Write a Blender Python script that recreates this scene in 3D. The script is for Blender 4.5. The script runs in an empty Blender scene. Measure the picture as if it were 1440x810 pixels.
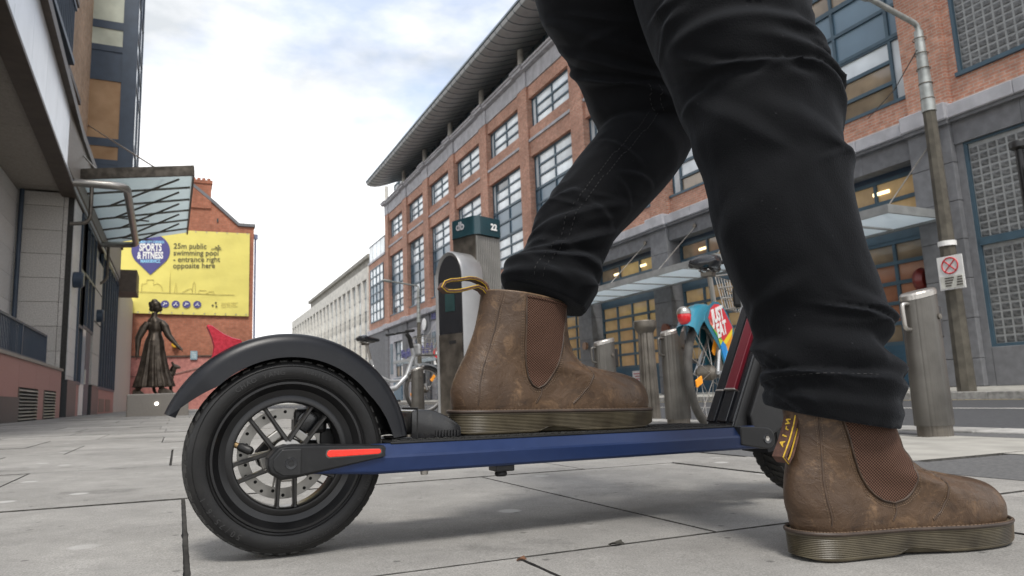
import bpy, bmesh, math, random
import numpy as np
from mathutils import Vector, Matrix, noise as mnoise
random.seed(7)
R = math.radians
scene = bpy.context.scene
COL = scene.collection

# ------------------------------------------------------------------ camera
cam_d = bpy.data.cameras.new('camera')
cam = bpy.data.objects.new('camera', cam_d); COL.objects.link(cam)
HEAD, PITCH, ROLL = R(25.63), R(8.5106), R(2.3478)
fw = Vector((math.sin(HEAD)*math.cos(PITCH), math.cos(HEAD)*math.cos(PITCH), math.sin(PITCH)))
r0 = Vector((math.cos(HEAD), -math.sin(HEAD), 0)); u0 = r0.cross(fw)
rt = math.cos(ROLL)*r0 - math.sin(ROLL)*u0
up = math.sin(ROLL)*r0 + math.cos(ROLL)*u0
cam.matrix_world = Matrix(((rt.x, up.x, -fw.x, 0), (rt.y, up.y, -fw.y, 0), (rt.z, up.z, -fw.z, .2), (0, 0, 0, 1)))
cam_d.sensor_width = 36; cam_d.lens = 24.5
cam_d.clip_start = .02; cam_d.clip_end = 5000
cam_d.dof.use_dof = True; cam_d.dof.focus_distance = 1.0; cam_d.dof.aperture_fstop = 13.0
scene.camera = cam

# ------------------------------------------------------------------ sky, sun, exposure
SUN_EL, SUN_AZ = R(58), R(196)          # azimuth from +Y towards +X
world = bpy.data.worlds.new('World'); scene.world = world; world.use_nodes = True
nt = world.node_tree; nt.nodes.clear()
wo = nt.nodes.new('ShaderNodeOutputWorld'); bg = nt.nodes.new('ShaderNodeBackground')
sky = nt.nodes.new('ShaderNodeTexSky'); sky.sky_type = 'NISHITA'; sky.sun_disc = False
sky.sun_elevation = SUN_EL; sky.sun_rotation = SUN_AZ
sky.air_density = 1.0; sky.dust_density = 1.5
skm = nt.nodes.new('ShaderNodeVectorMath'); skm.operation = 'SCALE'; skm.inputs['Scale'].default_value = .15
nt.links.new(sky.outputs[0], skm.inputs[0])
tc = nt.nodes.new('ShaderNodeTexCoord')
mp = nt.nodes.new('ShaderNodeMapping'); mp.inputs['Scale'].default_value = (1.0, 1.0, 2.2); mp.inputs['Location'].default_value = (2.35, .1, .52)
nt.links.new(tc.outputs['Generated'], mp.inputs['Vector'])
n1 = nt.nodes.new('ShaderNodeTexNoise'); n1.inputs['Scale'].default_value = 2.6; n1.inputs['Detail'].default_value = 7; n1.inputs['Roughness'].default_value = .55
nt.links.new(mp.outputs[0], n1.inputs['Vector'])
ramp = nt.nodes.new('ShaderNodeMapRange'); ramp.inputs[1].default_value = .36; ramp.inputs[2].default_value = .52; ramp.inputs[3].default_value = .42; ramp.inputs[4].default_value = 1.0
nt.links.new(n1.outputs['Fac'], ramp.inputs[0])
n2 = nt.nodes.new('ShaderNodeTexNoise'); n2.inputs['Scale'].default_value = 6.0; n2.inputs['Detail'].default_value = 8
nt.links.new(mp.outputs[0], n2.inputs['Vector'])
cr = nt.nodes.new('ShaderNodeMix'); cr.data_type = 'RGBA'
cr.inputs[6].default_value = (.40, .42, .44, 1); cr.inputs[7].default_value = (.66, .66, .67, 1)
cf = nt.nodes.new('ShaderNodeMapRange'); cf.inputs[1].default_value = .40; cf.inputs[2].default_value = .64
nt.links.new(n2.outputs['Fac'], cf.inputs[0]); nt.links.new(cf.outputs[0], cr.inputs[0])
# cloud deck is even and bright towards the horizon
sx = nt.nodes.new('ShaderNodeSeparateXYZ'); nt.links.new(tc.outputs['Generated'], sx.inputs[0])
hz = nt.nodes.new('ShaderNodeMapRange'); hz.inputs[1].default_value = .28; hz.inputs[2].default_value = .44; hz.inputs[3].default_value = 1; hz.inputs[4].default_value = 0
nt.links.new(sx.outputs['Z'], hz.inputs[0])
mx0 = nt.nodes.new('ShaderNodeMath'); mx0.operation = 'MAXIMUM'
nt.links.new(ramp.outputs[0], mx0.inputs[0]); nt.links.new(hz.outputs[0], mx0.inputs[1])
c2 = nt.nodes.new('ShaderNodeMix'); c2.data_type = 'RGBA'; c2.inputs[7].default_value = (.86, .86, .86, 1)
nt.links.new(hz.outputs[0], c2.inputs[0]); nt.links.new(cr.outputs[2], c2.inputs[6])
mix = nt.nodes.new('ShaderNodeMix'); mix.data_type = 'RGBA'
nt.links.new(mx0.outputs[0], mix.inputs[0]); nt.links.new(skm.outputs[0], mix.inputs[6]); nt.links.new(c2.outputs[2], mix.inputs[7])
nt.links.new(mix.outputs[2], bg.inputs['Color']); bg.inputs['Strength'].default_value = 1.0
nt.links.new(bg.outputs[0], wo.inputs[0])
sd = bpy.data.lights.new('sun', 'SUN'); sd.energy = 1.7; sd.angle = R(14); sd.color = (1, .96, .9)
sun = bpy.data.objects.new('sun', sd); COL.objects.link(sun)
sdir = Vector((math.sin(SUN_AZ)*math.cos(SUN_EL), math.cos(SUN_AZ)*math.cos(SUN_EL), math.sin(SUN_EL)))
sun.rotation_euler = sdir.to_track_quat('Z', 'Y').to_euler(); sun.location = (0, 0, 60)
scene.view_settings.view_transform = 'Standard'; scene.view_settings.look = 'None'
scene.view_settings.exposure = 0.95; scene.view_settings.gamma = 1.0; scene.view_settings.use_curve_mapping = False
scene.render.engine = 'CYCLES'
scene.render.resolution_x = 1024; scene.render.resolution_y = 576

SL = .02                                    # the paving falls gently towards the road
def gz(x): return -SL*x

# ------------------------------------------------------------------ materials
def M(name, col, rough=.6, metal=0., var=.15, vs=6., col2=None, bump=0., bs=80., spec=.5, emit=None, es=0., rnd=0., trans=0., coat=0., sheen=0., detail=5., contrast=(.35, .65), rvar=0.):
    m = bpy.data.materials.new(name); m.use_nodes = True
    t = m.node_tree; b = t.nodes['Principled BSDF']; L = t.links.new
    b.inputs['Roughness'].default_value = rough; b.inputs['Metallic'].default_value = metal
    b.inputs['Specular IOR Level'].default_value = spec
    if coat: b.inputs['Coat Weight'].default_value = coat; b.inputs['Coat Roughness'].default_value = .15
    if sheen: b.inputs['Sheen Weight'].default_value = sheen; b.inputs['Sheen Roughness'].default_value = .5
    if trans: b.inputs['Transmission Weight'].default_value = trans
    tcn = t.nodes.new('ShaderNodeTexCoord')
    n = t.nodes.new('ShaderNodeTexNoise'); n.inputs['Scale'].default_value = vs; n.inputs['Detail'].default_value = detail
    L(tcn.outputs['Object'], n.inputs['Vector'])
    mr = t.nodes.new('ShaderNodeMapRange'); mr.inputs[1].default_value, mr.inputs[2].default_value = contrast
    L(n.outputs['Fac'], mr.inputs[0])
    mx = t.nodes.new('ShaderNodeMix'); mx.data_type = 'RGBA'
    if col2 is None:
        a = [c*(1-var) for c in col]; c2_ = [min(1, c*(1+var)) for c in col]
    else: a, c2_ = col, col2
    mx.inputs[6].default_value = (*a[:3], 1); mx.inputs[7].default_value = (*c2_[:3], 1)
    L(mr.outputs[0], mx.inputs[0])
    out = mx.outputs[2]
    if rnd:
        oi = t.nodes.new('ShaderNodeObjectInfo'); hs = t.nodes.new('ShaderNodeMapRange')
        hs.inputs[3].default_value = 1-rnd; hs.inputs[4].default_value = 1+rnd
        L(oi.outputs['Random'], hs.inputs[0])
        vm = t.nodes.new('ShaderNodeVectorMath'); vm.operation = 'SCALE'
        L(out, vm.inputs[0]); L(hs.outputs[0], vm.inputs['Scale']); out = vm.outputs[0]
    L(out, b.inputs['Base Color'])
    if rvar:
        rr = t.nodes.new('ShaderNodeMapRange'); rr.inputs[3].default_value = max(0.02, rough-rvar); rr.inputs[4].default_value = min(1, rough+rvar)
        L(n.outputs['Fac'], rr.inputs[0]); L(rr.outputs[0], b.inputs['Roughness'])
    if emit:
        b.inputs['Emission Color'].default_value = (*emit, 1); b.inputs['Emission Strength'].default_value = es
    if bump:
        bn = t.nodes.new('ShaderNodeTexNoise'); bn.inputs['Scale'].default_value = bs; bn.inputs['Detail'].default_value = 4
        L(tcn.outputs['Object'], bn.inputs['Vector'])
        bp = t.nodes.new('ShaderNodeBump'); bp.inputs['Strength'].default_value = bump; bp.inputs['Distance'].default_value = .6/bs
        L(bn.outputs['Fac'], bp.inputs['Height']); L(bp.outputs[0], b.inputs['Normal'])
    return m

def brick_mat(name, c1, c2_, mortar, bw=.24, bh=.083, mw=.011, rough=.85):
    m = bpy.data.materials.new(name); m.use_nodes = True
    t = m.node_tree; b = t.nodes['Principled BSDF']; L = t.links.new
    b.inputs['Roughness'].default_value = rough; b.inputs['Specular IOR Level'].default_value = .2
    tcn = t.nodes.new('ShaderNodeTexCoord'); sp = t.nodes.new('ShaderNodeSeparateXYZ'); L(tcn.outputs['Object'], sp.inputs[0])
    ad = t.nodes.new('ShaderNodeMath'); ad.operation = 'ADD'; L(sp.outputs['X'], ad.inputs[0]); L(sp.outputs['Y'], ad.inputs[1])
    cb = t.nodes.new('ShaderNodeCombineXYZ'); L(ad.outputs[0], cb.inputs[0]); L(sp.outputs['Z'], cb.inputs[1])
    br = t.nodes.new('ShaderNodeTexBrick'); L(cb.outputs[0], br.inputs['Vector'])
    br.inputs['Color1'].default_value = (*c1, 1); br.inputs['Color2'].default_value = (*c2_, 1); br.inputs['Mortar'].default_value = (*mortar, 1)
    br.inputs['Scale'].default_value = 1; br.inputs['Mortar Size'].default_value = mw; br.inputs['Mortar Smooth'].default_value = .1
    br.inputs['Brick Width'].default_value = bw; br.inputs['Row Height'].default_value = bh; br.inputs['Bias'].default_value = -.1
    n = t.nodes.new('ShaderNodeTexNoise'); n.inputs['Scale'].default_value = .5; n.inputs['Detail'].default_value = 6; L(tcn.outputs['Object'], n.inputs['Vector'])
    mr = t.nodes.new('ShaderNodeMapRange'); mr.inputs[1].default_value = .3; mr.inputs[2].default_value = .7; mr.inputs[3].default_value = .8; mr.inputs[4].default_value = 1.18
    L(n.outputs['Fac'], mr.inputs[0])
    n3 = t.nodes.new('ShaderNodeTexNoise'); n3.inputs['Scale'].default_value = 5; n3.inputs['Detail'].default_value = 3; L(cb.outputs[0], n3.inputs['Vector'])
    mr3 = t.nodes.new('ShaderNodeMapRange'); mr3.inputs[1].default_value = .3; mr3.inputs[2].default_value = .7; mr3.inputs[3].default_value = .82; mr3.inputs[4].default_value = 1.18
    L(n3.outputs['Fac'], mr3.inputs[0])
    mm = t.nodes.new('ShaderNodeMath'); mm.operation = 'MULTIPLY'; L(mr.outputs[0], mm.inputs[0]); L(mr3.outputs[0], mm.inputs[1])
    vm = t.nodes.new('ShaderNodeVectorMath'); vm.operation = 'SCALE'; L(br.outputs['Color'], vm.inputs[0]); L(mm.outputs[0], vm.inputs['Scale'])
    L(vm.outputs[0], b.inputs['Base Color'])
    bp = t.nodes.new('ShaderNodeBump'); bp.inputs['Strength'].default_value = .5; bp.inputs['Distance'].default_value = .01; bp.invert = True
    L(br.outputs['Fac'], bp.inputs['Height']); L(bp.outputs[0], b.inputs['Normal'])
    return m

m_brick = brick_mat('red_brick', (.44, .205, .14), (.54, .285, .20), (.46, .37, .31))
m_brick_dark = brick_mat('old_red_brick', (.36, .125, .072), (.43, .16, .095), (.30, .18, .13))
m_brick_tan = brick_mat('buff_brick', (.42, .27, .17), (.50, .33, .22), (.40, .34, .28))
m_pink = brick_mat('pink_painted_brick', (.46, .20, .175), (.48, .215, .185), (.43, .185, .16))
m_grey_stone = M('grey_limestone', (.175, .178, .187), .75, vs=5, var=.12, bump=.15, bs=60, rnd=.10, spec=.3)
m_pale_stone = M('pale_limestone', (.44, .44, .465), .75, vs=2, var=.15, bump=.1, bs=60, rnd=.08, spec=.3)
m_granite = M('speckled_granite', (.40, .38, .35), .6, col2=(.60, .575, .54), vs=42, rnd=.10, detail=6, bump=.1, bs=200)
m_granite_dk = M('dark_granite_soffit', (.24, .215, .185), .6, col2=(.31, .28, .245), vs=25, rnd=.08)
m_granite_lt = M('light_granite_panel', (.60, .59, .575), .5, col2=(.70, .69, .675), vs=20, rnd=.06)
m_red_granite = M('red_granite', (.30, .135, .12), .45, col2=(.38, .19, .165), vs=40, rnd=.06)
m_black_stone = M('black_stone', (.035, .038, .04), .4, vs=20)
m_fascia = M('pale_metal_fascia', (.78, .82, .86), .25, vs=1.2, var=.06, rnd=.05, metal=.1)
m_bronze_strip = M('brown_metal_trim', (.09, .07, .055), .5, metal=.4, vs=5)
m_steel = M('brushed_steel', (.42, .40, .37), .36, metal=.9, vs=4, var=.12, rvar=.1)
m_steel_dk = M('dark_weathered_steel', (.15, .135, .115), .45, metal=.75, vs=7, var=.3, rvar=.12)
m_navy = M('navy_frame_paint', (.035, .055, .085), .45, vs=3, var=.12)
m_frame = M('slate_blue_frame', (.055, .10, .135), .45, vs=2, var=.12)
m_panel = M('blue_grey_spandrel', (.125, .20, .265), .3, vs=.8, var=.10, rnd=.08, coat=.3)
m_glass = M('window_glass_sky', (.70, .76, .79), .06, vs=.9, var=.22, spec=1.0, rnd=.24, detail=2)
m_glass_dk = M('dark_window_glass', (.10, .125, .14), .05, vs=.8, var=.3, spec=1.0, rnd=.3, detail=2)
m_glass_tan = M('painted_warm_reflection', (.17, .13, .09), .06, col2=(.34, .26, .17), vs=1.1, spec=.9, rnd=.2, detail=2)  # tan reflection of buildings is put into the pane colour
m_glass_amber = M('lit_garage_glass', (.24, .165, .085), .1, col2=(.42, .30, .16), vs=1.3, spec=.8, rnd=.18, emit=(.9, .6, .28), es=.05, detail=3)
m_frost = M('frosted_canopy_glass', (.42, .52, .56), .25, vs=1.5, var=.1, spec=.6, rnd=.06)
m_canopy_glass = M('blue_frosted_glass', (.34, .47, .51), .25, vs=1.5, var=.1, trans=0.0, spec=.7)
def frosted(name, col, fac):
    m = M(name, col, .3, vs=1.5, var=.08, spec=.6); t = m.node_tree; b = t.nodes['Principled BSDF']; out = t.nodes['Material Output']
    tr = t.nodes.new('ShaderNodeBsdfTranslucent'); tr.inputs[0].default_value = (*col, 1); mx = t.nodes.new('ShaderNodeMixShader'); mx.inputs[0].default_value = fac
    t.links.new(b.outputs[0], mx.inputs[1]); t.links.new(tr.outputs[0], mx.inputs[2]); t.links.new(mx.outputs[0], out.inputs[0]); return m
m_frost = frosted('frosted_canopy_glass', (.72, .78, .82), .65)
m_canopy_glass = frosted('blue_frosted_glass', (.78, .85, .86), .7)
m_concrete = M('pale_concrete', (.60, .58, .53), .85, vs=2, var=.16, bump=.2, bs=40, rnd=.05)
m_concrete_dk = M('weathered_concrete', (.24, .23, .205), .9, vs=2, var=.2, bump=.2, bs=40)
m_roof_metal = M('ribbed_zinc', (.34, .35, .35), .42, metal=.25, vs=1.2, var=.12, rnd=.08)
m_roof_edge = M('zinc_edge', (.16, .19, .21), .5, metal=.5)
m_blue_door = M('teal_blue_door', (.03, .085, .135), .5, vs=2)
m_black_plastic = M('satin_black_plastic', (.007, .0072, .008), .36, vs=30, var=.2, bump=.08, bs=600, spec=.4)
m_black_gloss = M('gloss_black_paint', (.012, .013, .016), .22, vs=10, var=.2, spec=.6, coat=.3)
m_rubber = M('tyre_rubber', (.0052, .0052, .0056), .44, col2=(.0105, .0102, .010), vs=14, bump=.12, bs=300, spec=.35)
m_rubber_dusty = M('tread_rubber', (.011, .011, .011), .75, col2=(.026, .025, .023), vs=25, bump=.3, bs=500, spec=.35)
m_blue_alu = M('blue_anodised_deck', (.0065, .021, .080), .38, metal=.15, vs=60, var=.05, rvar=.05, spec=.5)
m_red_refl = M('red_reflector', (.85, .035, .02), .35, vs=300, var=.12, emit=(.9, .03, .015), es=.0, bump=.4, bs=700)
m_red_plastic = M('red_tail_fin', (.30, .008, .020), .4, col2=(.42, .020, .038), vs=220, bump=.35, bs=380, spec=.3)
m_maroon = M('maroon_stem_stripe', (.13, .006, .015), .38, vs=8, var=.12, coat=.3)
m_disc = M('brake_disc_steel', (.33, .32, .30), .36, metal=1, vs=40, var=.1)
m_denim = None
m_paint_white = M('white_line_paint', (.62, .61, .57), .8, vs=8, var=.22)
m_asphalt = M('road_asphalt', (.040, .042, .046), .9, col2=(.064, .066, .07), vs=30, bump=.4, bs=120)
m_asphalt2 = M('patch_asphalt', (.075, .076, .078), .9, col2=(.12, .12, .12), vs=90, bump=.5, bs=150)
m_kerb = M('granite_kerb', (.30, .295, .28), .8, vs=12, var=.25, bump=.2, bs=120, rnd=.1)
m_slab2 = M('buff_concrete_slab', (.33, .32, .29), .85, vs=6, var=.16, bump=.15, bs=200, rnd=.1)
m_joint = M('slab_joint_mortar', (.045, .043, .040), .95, vs=30, var=.3)
m_bark = M('dark_green_steel', (.03, .06, .07), .4)
m_bronze = M('patinated_bronze', (.050, .040, .031), .38, col2=(.115, .095, .075), vs=7, metal=.75, bump=.35, bs=28, rvar=.15)
m_plinth = M('polished_granite_plinth', (.17, .155, .135), .35, col2=(.25, .23, .20), vs=60)
m_white = M('white_gloss_paint', (.78, .78, .76), .4, vs=3, var=.05)
m_yellow = M('yellow_banner_vinyl', (.74, .65, .165), .5, vs=.7, var=.05, bump=.06, bs=2.2)
m_banner_blue = M('banner_print_indigo', (.075, .07, .23), .5, vs=2, var=.06)
m_banner_dk = M('banner_print_charcoal', (.075, .07, .04), .5)
m_banner_faint = M('banner_print_ochre', (.44, .37, .11), .5)
m_banner_lb = M('banner_print_lightblue', (.28, .58, .80), .5)
m_letter_blue = M('blue_lettering', (.03, .03, .20), .5)
m_amber = M('amber_reflector', (.9, .33, .02), .35, emit=(1, .35, .02), es=.08)
m_leaf = M('weed_leaf', (.10, .16, .03), .6, vs=40)

def worn(m, col, a=.515, b_=.56, fac=.6, dust=None):
    # paint or dye rubbed lighter on ridges, plus optional dust with its own shape
    t = m.node_tree; b = t.nodes['Principled BSDF']; L = t.links.new
    src = b.inputs['Base Color'].links[0].from_socket
    g_ = t.nodes.new('ShaderNodeNewGeometry'); mr = t.nodes.new('ShaderNodeMapRange'); mr.inputs[1].default_value = a; mr.inputs[2].default_value = b_; mr.inputs[4].default_value = fac
    L(g_.outputs['Pointiness'], mr.inputs[0]); mx = t.nodes.new('ShaderNodeMix'); mx.data_type = 'RGBA'; mx.inputs[7].default_value = (*col, 1)
    L(mr.outputs[0], mx.inputs[0]); L(src, mx.inputs[6]); out = mx.outputs[2]
    if dust:
        n = t.nodes.new('ShaderNodeTexNoise'); n.inputs['Scale'].default_value = dust[1]; n.inputs['Detail'].default_value = 8; n.inputs['Roughness'].default_value = .7; L(g_.outputs['Position'], n.inputs['Vector'])
        m2 = t.nodes.new('ShaderNodeMapRange'); m2.inputs[1].default_value = .52; m2.inputs[2].default_value = .75; m2.inputs[4].default_value = dust[2]; L(n.outputs['Fac'], m2.inputs[0])
        x2 = t.nodes.new('ShaderNodeMix'); x2.data_type = 'RGBA'; x2.inputs[7].default_value = (*dust[0], 1); L(m2.outputs[0], x2.inputs[0]); L(out, x2.inputs[6]); out = x2.outputs[2]
    L(out, b.inputs['Base Color'])
worn(m_rubber, (.02, .02, .02), fac=.3, dust=((.06, .057, .052), 30, .16)); worn(m_rubber_dusty, (.04, .04, .038), fac=.3, dust=((.11, .105, .095), 60, .5))
worn(m_blue_alu, (.10, .13, .2), .55, .65, .3, dust=((.12, .14, .18), 45, .03)); worn(m_black_plastic, (.05, .05, .05), .53, .6, .4, dust=((.05, .05, .048), 70, .22))
# ------------------------------------------------------------------ mesh builder
def org(p):
    o = Vector((0, 0, 0))
    while p is not None:
        o += p.location; p = p.parent
    return o

class MB:
    def __init__(s): s.v = []; s.f = []
    def add(s, vs, fs):
        b = len(s.v); s.v += [tuple(v) for v in vs]; s.f += [tuple(i+b for i in f) for f in fs]; return s
    def box(s, x0, x1, y0, y1, z0, z1):
        vs = [(x, y, z) for x in (x0, x1) for y in (y0, y1) for z in (z0, z1)]
        return s.add(vs, [(0, 1, 3, 2), (4, 6, 7, 5), (0, 4, 5, 1), (2, 3, 7, 6), (0, 2, 6, 4), (1, 5, 7, 3)])
    def obox(s, c, ax, ay, az):
        c, ax, ay, az = map(Vector, (c, ax, ay, az))
        vs = [c+i*ax+j*ay+k*az for i in (-1, 1) for j in (-1, 1) for k in (-1, 1)]
        return s.add(vs, [(0, 1, 3, 2), (4, 6, 7, 5), (0, 4, 5, 1), (2, 3, 7, 6), (0, 2, 6, 4), (1, 5, 7, 3)])
    def bar(s, a, b, w, h, upv=(0, 0, 1)):
        a, b = Vector(a), Vector(b); d = (b-a); l = d.length; d.normalize()
        u = Vector(upv); sd_ = d.cross(u)
        if sd_.length < 1e-4: sd_ = d.cross(Vector((1, 0, 0)))
        sd_.normalize(); u = sd_.cross(d)
        return s.obox((a+b)/2, d*l/2, sd_*w/2, u*h/2)
    def loft(s, rings, cap0=True, cap1=True, closed=True):
        n = len(rings[0]); b = len(s.v)
        for r in rings: s.v += [tuple(p) for p in r]
        for i in range(len(rings)-1):
            for j in range(n if closed else n-1):
                k = (j+1) % n
                s.f.append((b+i*n+j, b+i*n+k, b+(i+1)*n+k, b+(i+1)*n+j))
        if cap0: s.f.append(tuple(b+j for j in reversed(range(n))))
        if cap1: s.f.append(tuple(b+(len(rings)-1)*n+j for j in range(n)))
        return s
    def tube(s, path, r, n=10, closed=False, cap=True):
        P = [Vector(p) for p in path]; m = len(P)
        rs = r if isinstance(r, (list, tuple)) else [r]*m
        rings = []; prev = None
        for i in range(m):
            if closed: d = P[(i+1) % m]-P[i-1]
            else: d = P[min(i+1, m-1)]-P[max(i-1, 0)]
            if d.length < 1e-9: d = Vector((0, 0, 1))
            d.normalize()
            if prev is None:
                a = Vector((0, 0, 1)) if abs(d.z) < .9 else Vector((1, 0, 0))
                e1 = d.cross(a).normalized()
            else:
                e1 = prev-d*prev.dot(d)
                if e1.length < 1e-6: e1 = d.orthogonal()
                e1.normalize()
            prev = e1; e2 = d.cross(e1)
            rings.append([P[i]+(e1*math.cos(2*math.pi*j/n)+e2*math.sin(2*math.pi*j/n))*rs[i] for j in range(n)])
        if closed:
            rings.append(rings[0]); cap = False
        return s.loft(rings, cap, cap)
    def lathe(s, prof, n=32, c=(0, 0, 0), axis='z', a0=0, a1=2*math.pi):
        c = Vector(c); rings = []; full = abs(a1-a0-2*math.pi) < 1e-6
        m = n if full else n+1
        for j in range(m):
            a = a0+(a1-a0)*j/n; ca, sa = math.cos(a), math.sin(a); r = []
            for (rad, h) in prof:
                if axis == 'z': p = Vector((rad*ca, rad*sa, h))
                elif axis == 'y': p = Vector((rad*ca, h, rad*sa))
                else: p = Vector((h, rad*ca, rad*sa))
                r.append(c+p)
            rings.append(r)
        k = len(prof); b = len(s.v)
        for r in rings: s.v += [tuple(p) for p in r]
        for i in range(m if full else m-1):
            i2 = (i+1) % m
            for j in range(k-1): s.f.append((b+i*k+j, b+i2*k+j, b+i2*k+j+1, b+i*k+j+1))
        return s
    def prism(s, pts, d0, d1, plane='xz'):
        # polygon in a plane, extruded along the third axis from d0 to d1
        def P(p, d):
            if plane == 'xz': return (p[0], d, p[1])
            if plane == 'yz': return (d, p[0], p[1])
            return (p[0], p[1], d)
        n = len(pts); b = len(s.v)
        s.v += [P(p, d0) for p in pts]+[P(p, d1) for p in pts]
        s.f.append(tuple(b+i for i in range(n))); s.f.append(tuple(b+n+i for i in reversed(range(n))))
        for i in range(n):
            j = (i+1) % n; s.f.append((b+i, b+n+i, b+n+j, b+j))
        return s
    def mesh(s, name, mat, off=Vector((0, 0, 0)), smooth=None, bevel=0, bseg=2):
        me = bpy.data.meshes.new(name)
        me.from_pydata([(v[0]-off.x, v[1]-off.y, v[2]-off.z) for v in s.v], [], s.f)
        bm = bmesh.new(); bm.from_mesh(me)
        bmesh.ops.remove_doubles(bm, verts=bm.verts, dist=1e-6)
        bmesh.ops.recalc_face_normals(bm, faces=bm.faces)
        if bevel:
            es = [e for e in bm.edges if len(e.link_faces) == 2 and e.calc_face_angle(0) > .5]
            bmesh.ops.bevel(bm, geom=es, offset=bevel, segments=bseg, affect='EDGES', profile=.5, clamp_overlap=True)
        if smooth:
            th = R(smooth) if smooth is not True else R(40)
            for f in bm.faces: f.smooth = True
            for e in bm.edges:
                if len(e.link_faces) == 2 and e.calc_face_angle(0) > th: e.smooth = False
        bm.to_mesh(me); bm.free()
        if mat: me.materials.append(mat)
        return me
    def build(s, name, mat, parent=None, local=False, smooth=None, bevel=0, bseg=2, label=None):
        # vertices are given in world coordinates unless local
        off = org(parent) if (parent is not None and not local) else Vector((0, 0, 0))
        me = s.mesh(name, mat, off, smooth, bevel, bseg)
        o = bpy.data.objects.new(name, me); COL.objects.link(o)
        if parent is not None: o.parent = parent
        if label: o['label'] = label
        return o

def tag(o, label=None, cat=None, group=None, kind=None):
    if label: o['label'] = label
    if cat: o['category'] = cat
    if group: o['group'] = group
    if kind: o['kind'] = kind
    return o
def thing(name, loc, label, cat, group=None, rot=None):
    o = bpy.data.objects.new(name, None); COL.objects.link(o); o.location = loc
    o.empty_display_size = .1
    if rot: o.rotation_euler = rot
    return tag(o, label, cat, group)
def link_mesh(name, me, parent, loc):
    o = bpy.data.objects.new(name, me); COL.objects.link(o); o.parent = parent; o.location = loc
    return o
def copy_tree(o, parent=None):
    c = o.copy(); COL.objects.link(c)
    if parent is not None: c.parent = parent
    for ch in list(o.children): copy_tree(ch, c)
    return c
def text_mesh(body, size, extrude=.002, align='CENTER', offset=0., shear=0., spacing=1., sx_=1.):
    c = bpy.data.curves.new('txt', 'FONT'); c.body = body; c.size = size; c.extrude = extrude
    c.align_x = align; c.offset = offset; c.shear = shear; c.space_character = spacing; c.resolution_u = 3
    o = bpy.data.objects.new('txt', c)
    me = bpy.data.meshes.new_from_object(o)
    bpy.data.objects.remove(o); bpy.data.curves.remove(c)
    if sx_ != 1.:
        for v in me.vertices: v.co.x *= sx_
    return me
def text(name, body, size, mat, parent, origin, xdir, ydir, **kw):
    # lettering placed in world coordinates; xdir is the reading direction
    me = text_mesh(body, size, **kw); me.name = name
    x = Vector(xdir).normalized(); y = Vector(ydir).normalized(); z = x.cross(y)
    m = Matrix(((x.x, y.x, z.x, 0), (x.y, y.y, z.y, 0), (x.z, y.z, z.z, 0), (0, 0, 0, 1)))
    me.transform(m); me.materials.append(mat)
    o = bpy.data.objects.new(name, me); COL.objects.link(o)
    if parent is not None: o.parent = parent
    o.location = Vector(origin)-(org(parent) if parent is not None else Vector((0, 0, 0)))
    return o
# ================================================================== GROUND
def sheet(name, x0, x1, y0, y1, dz, mat, kind='structure', zf=None, nx=1):
    b = MB(); zf = zf or gz
    xs = [x0+(x1-x0)*i/nx for i in range(nx+1)]
    for i in range(nx):
        a, c = xs[i], xs[i+1]
        b.add([(a, y0, zf(a)+dz), (c, y0, zf(c)+dz), (c, y1, zf(c)+dz), (a, y1, zf(a)+dz)], [(0, 1, 2, 3)])
    o = b.build(name, mat)
    if kind: o['kind'] = kind
    return o
g = MB(); g.add([(-2500, -2500, -.75), (2500, -2500, -.75), (2500, 2500, -.75), (-2500, 2500, -.75)], [(0, 1, 2, 3)])
tag(g.build('ground', M('far_ground', (.18, .18, .17), .9, vs=.05)), kind='structure')
m_farpave = brick_mat('far_slabs', (.27, .265, .255), (.30, .295, .28), (.17, .165, .155), bw=.64, bh=.93, mw=.012)
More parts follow.
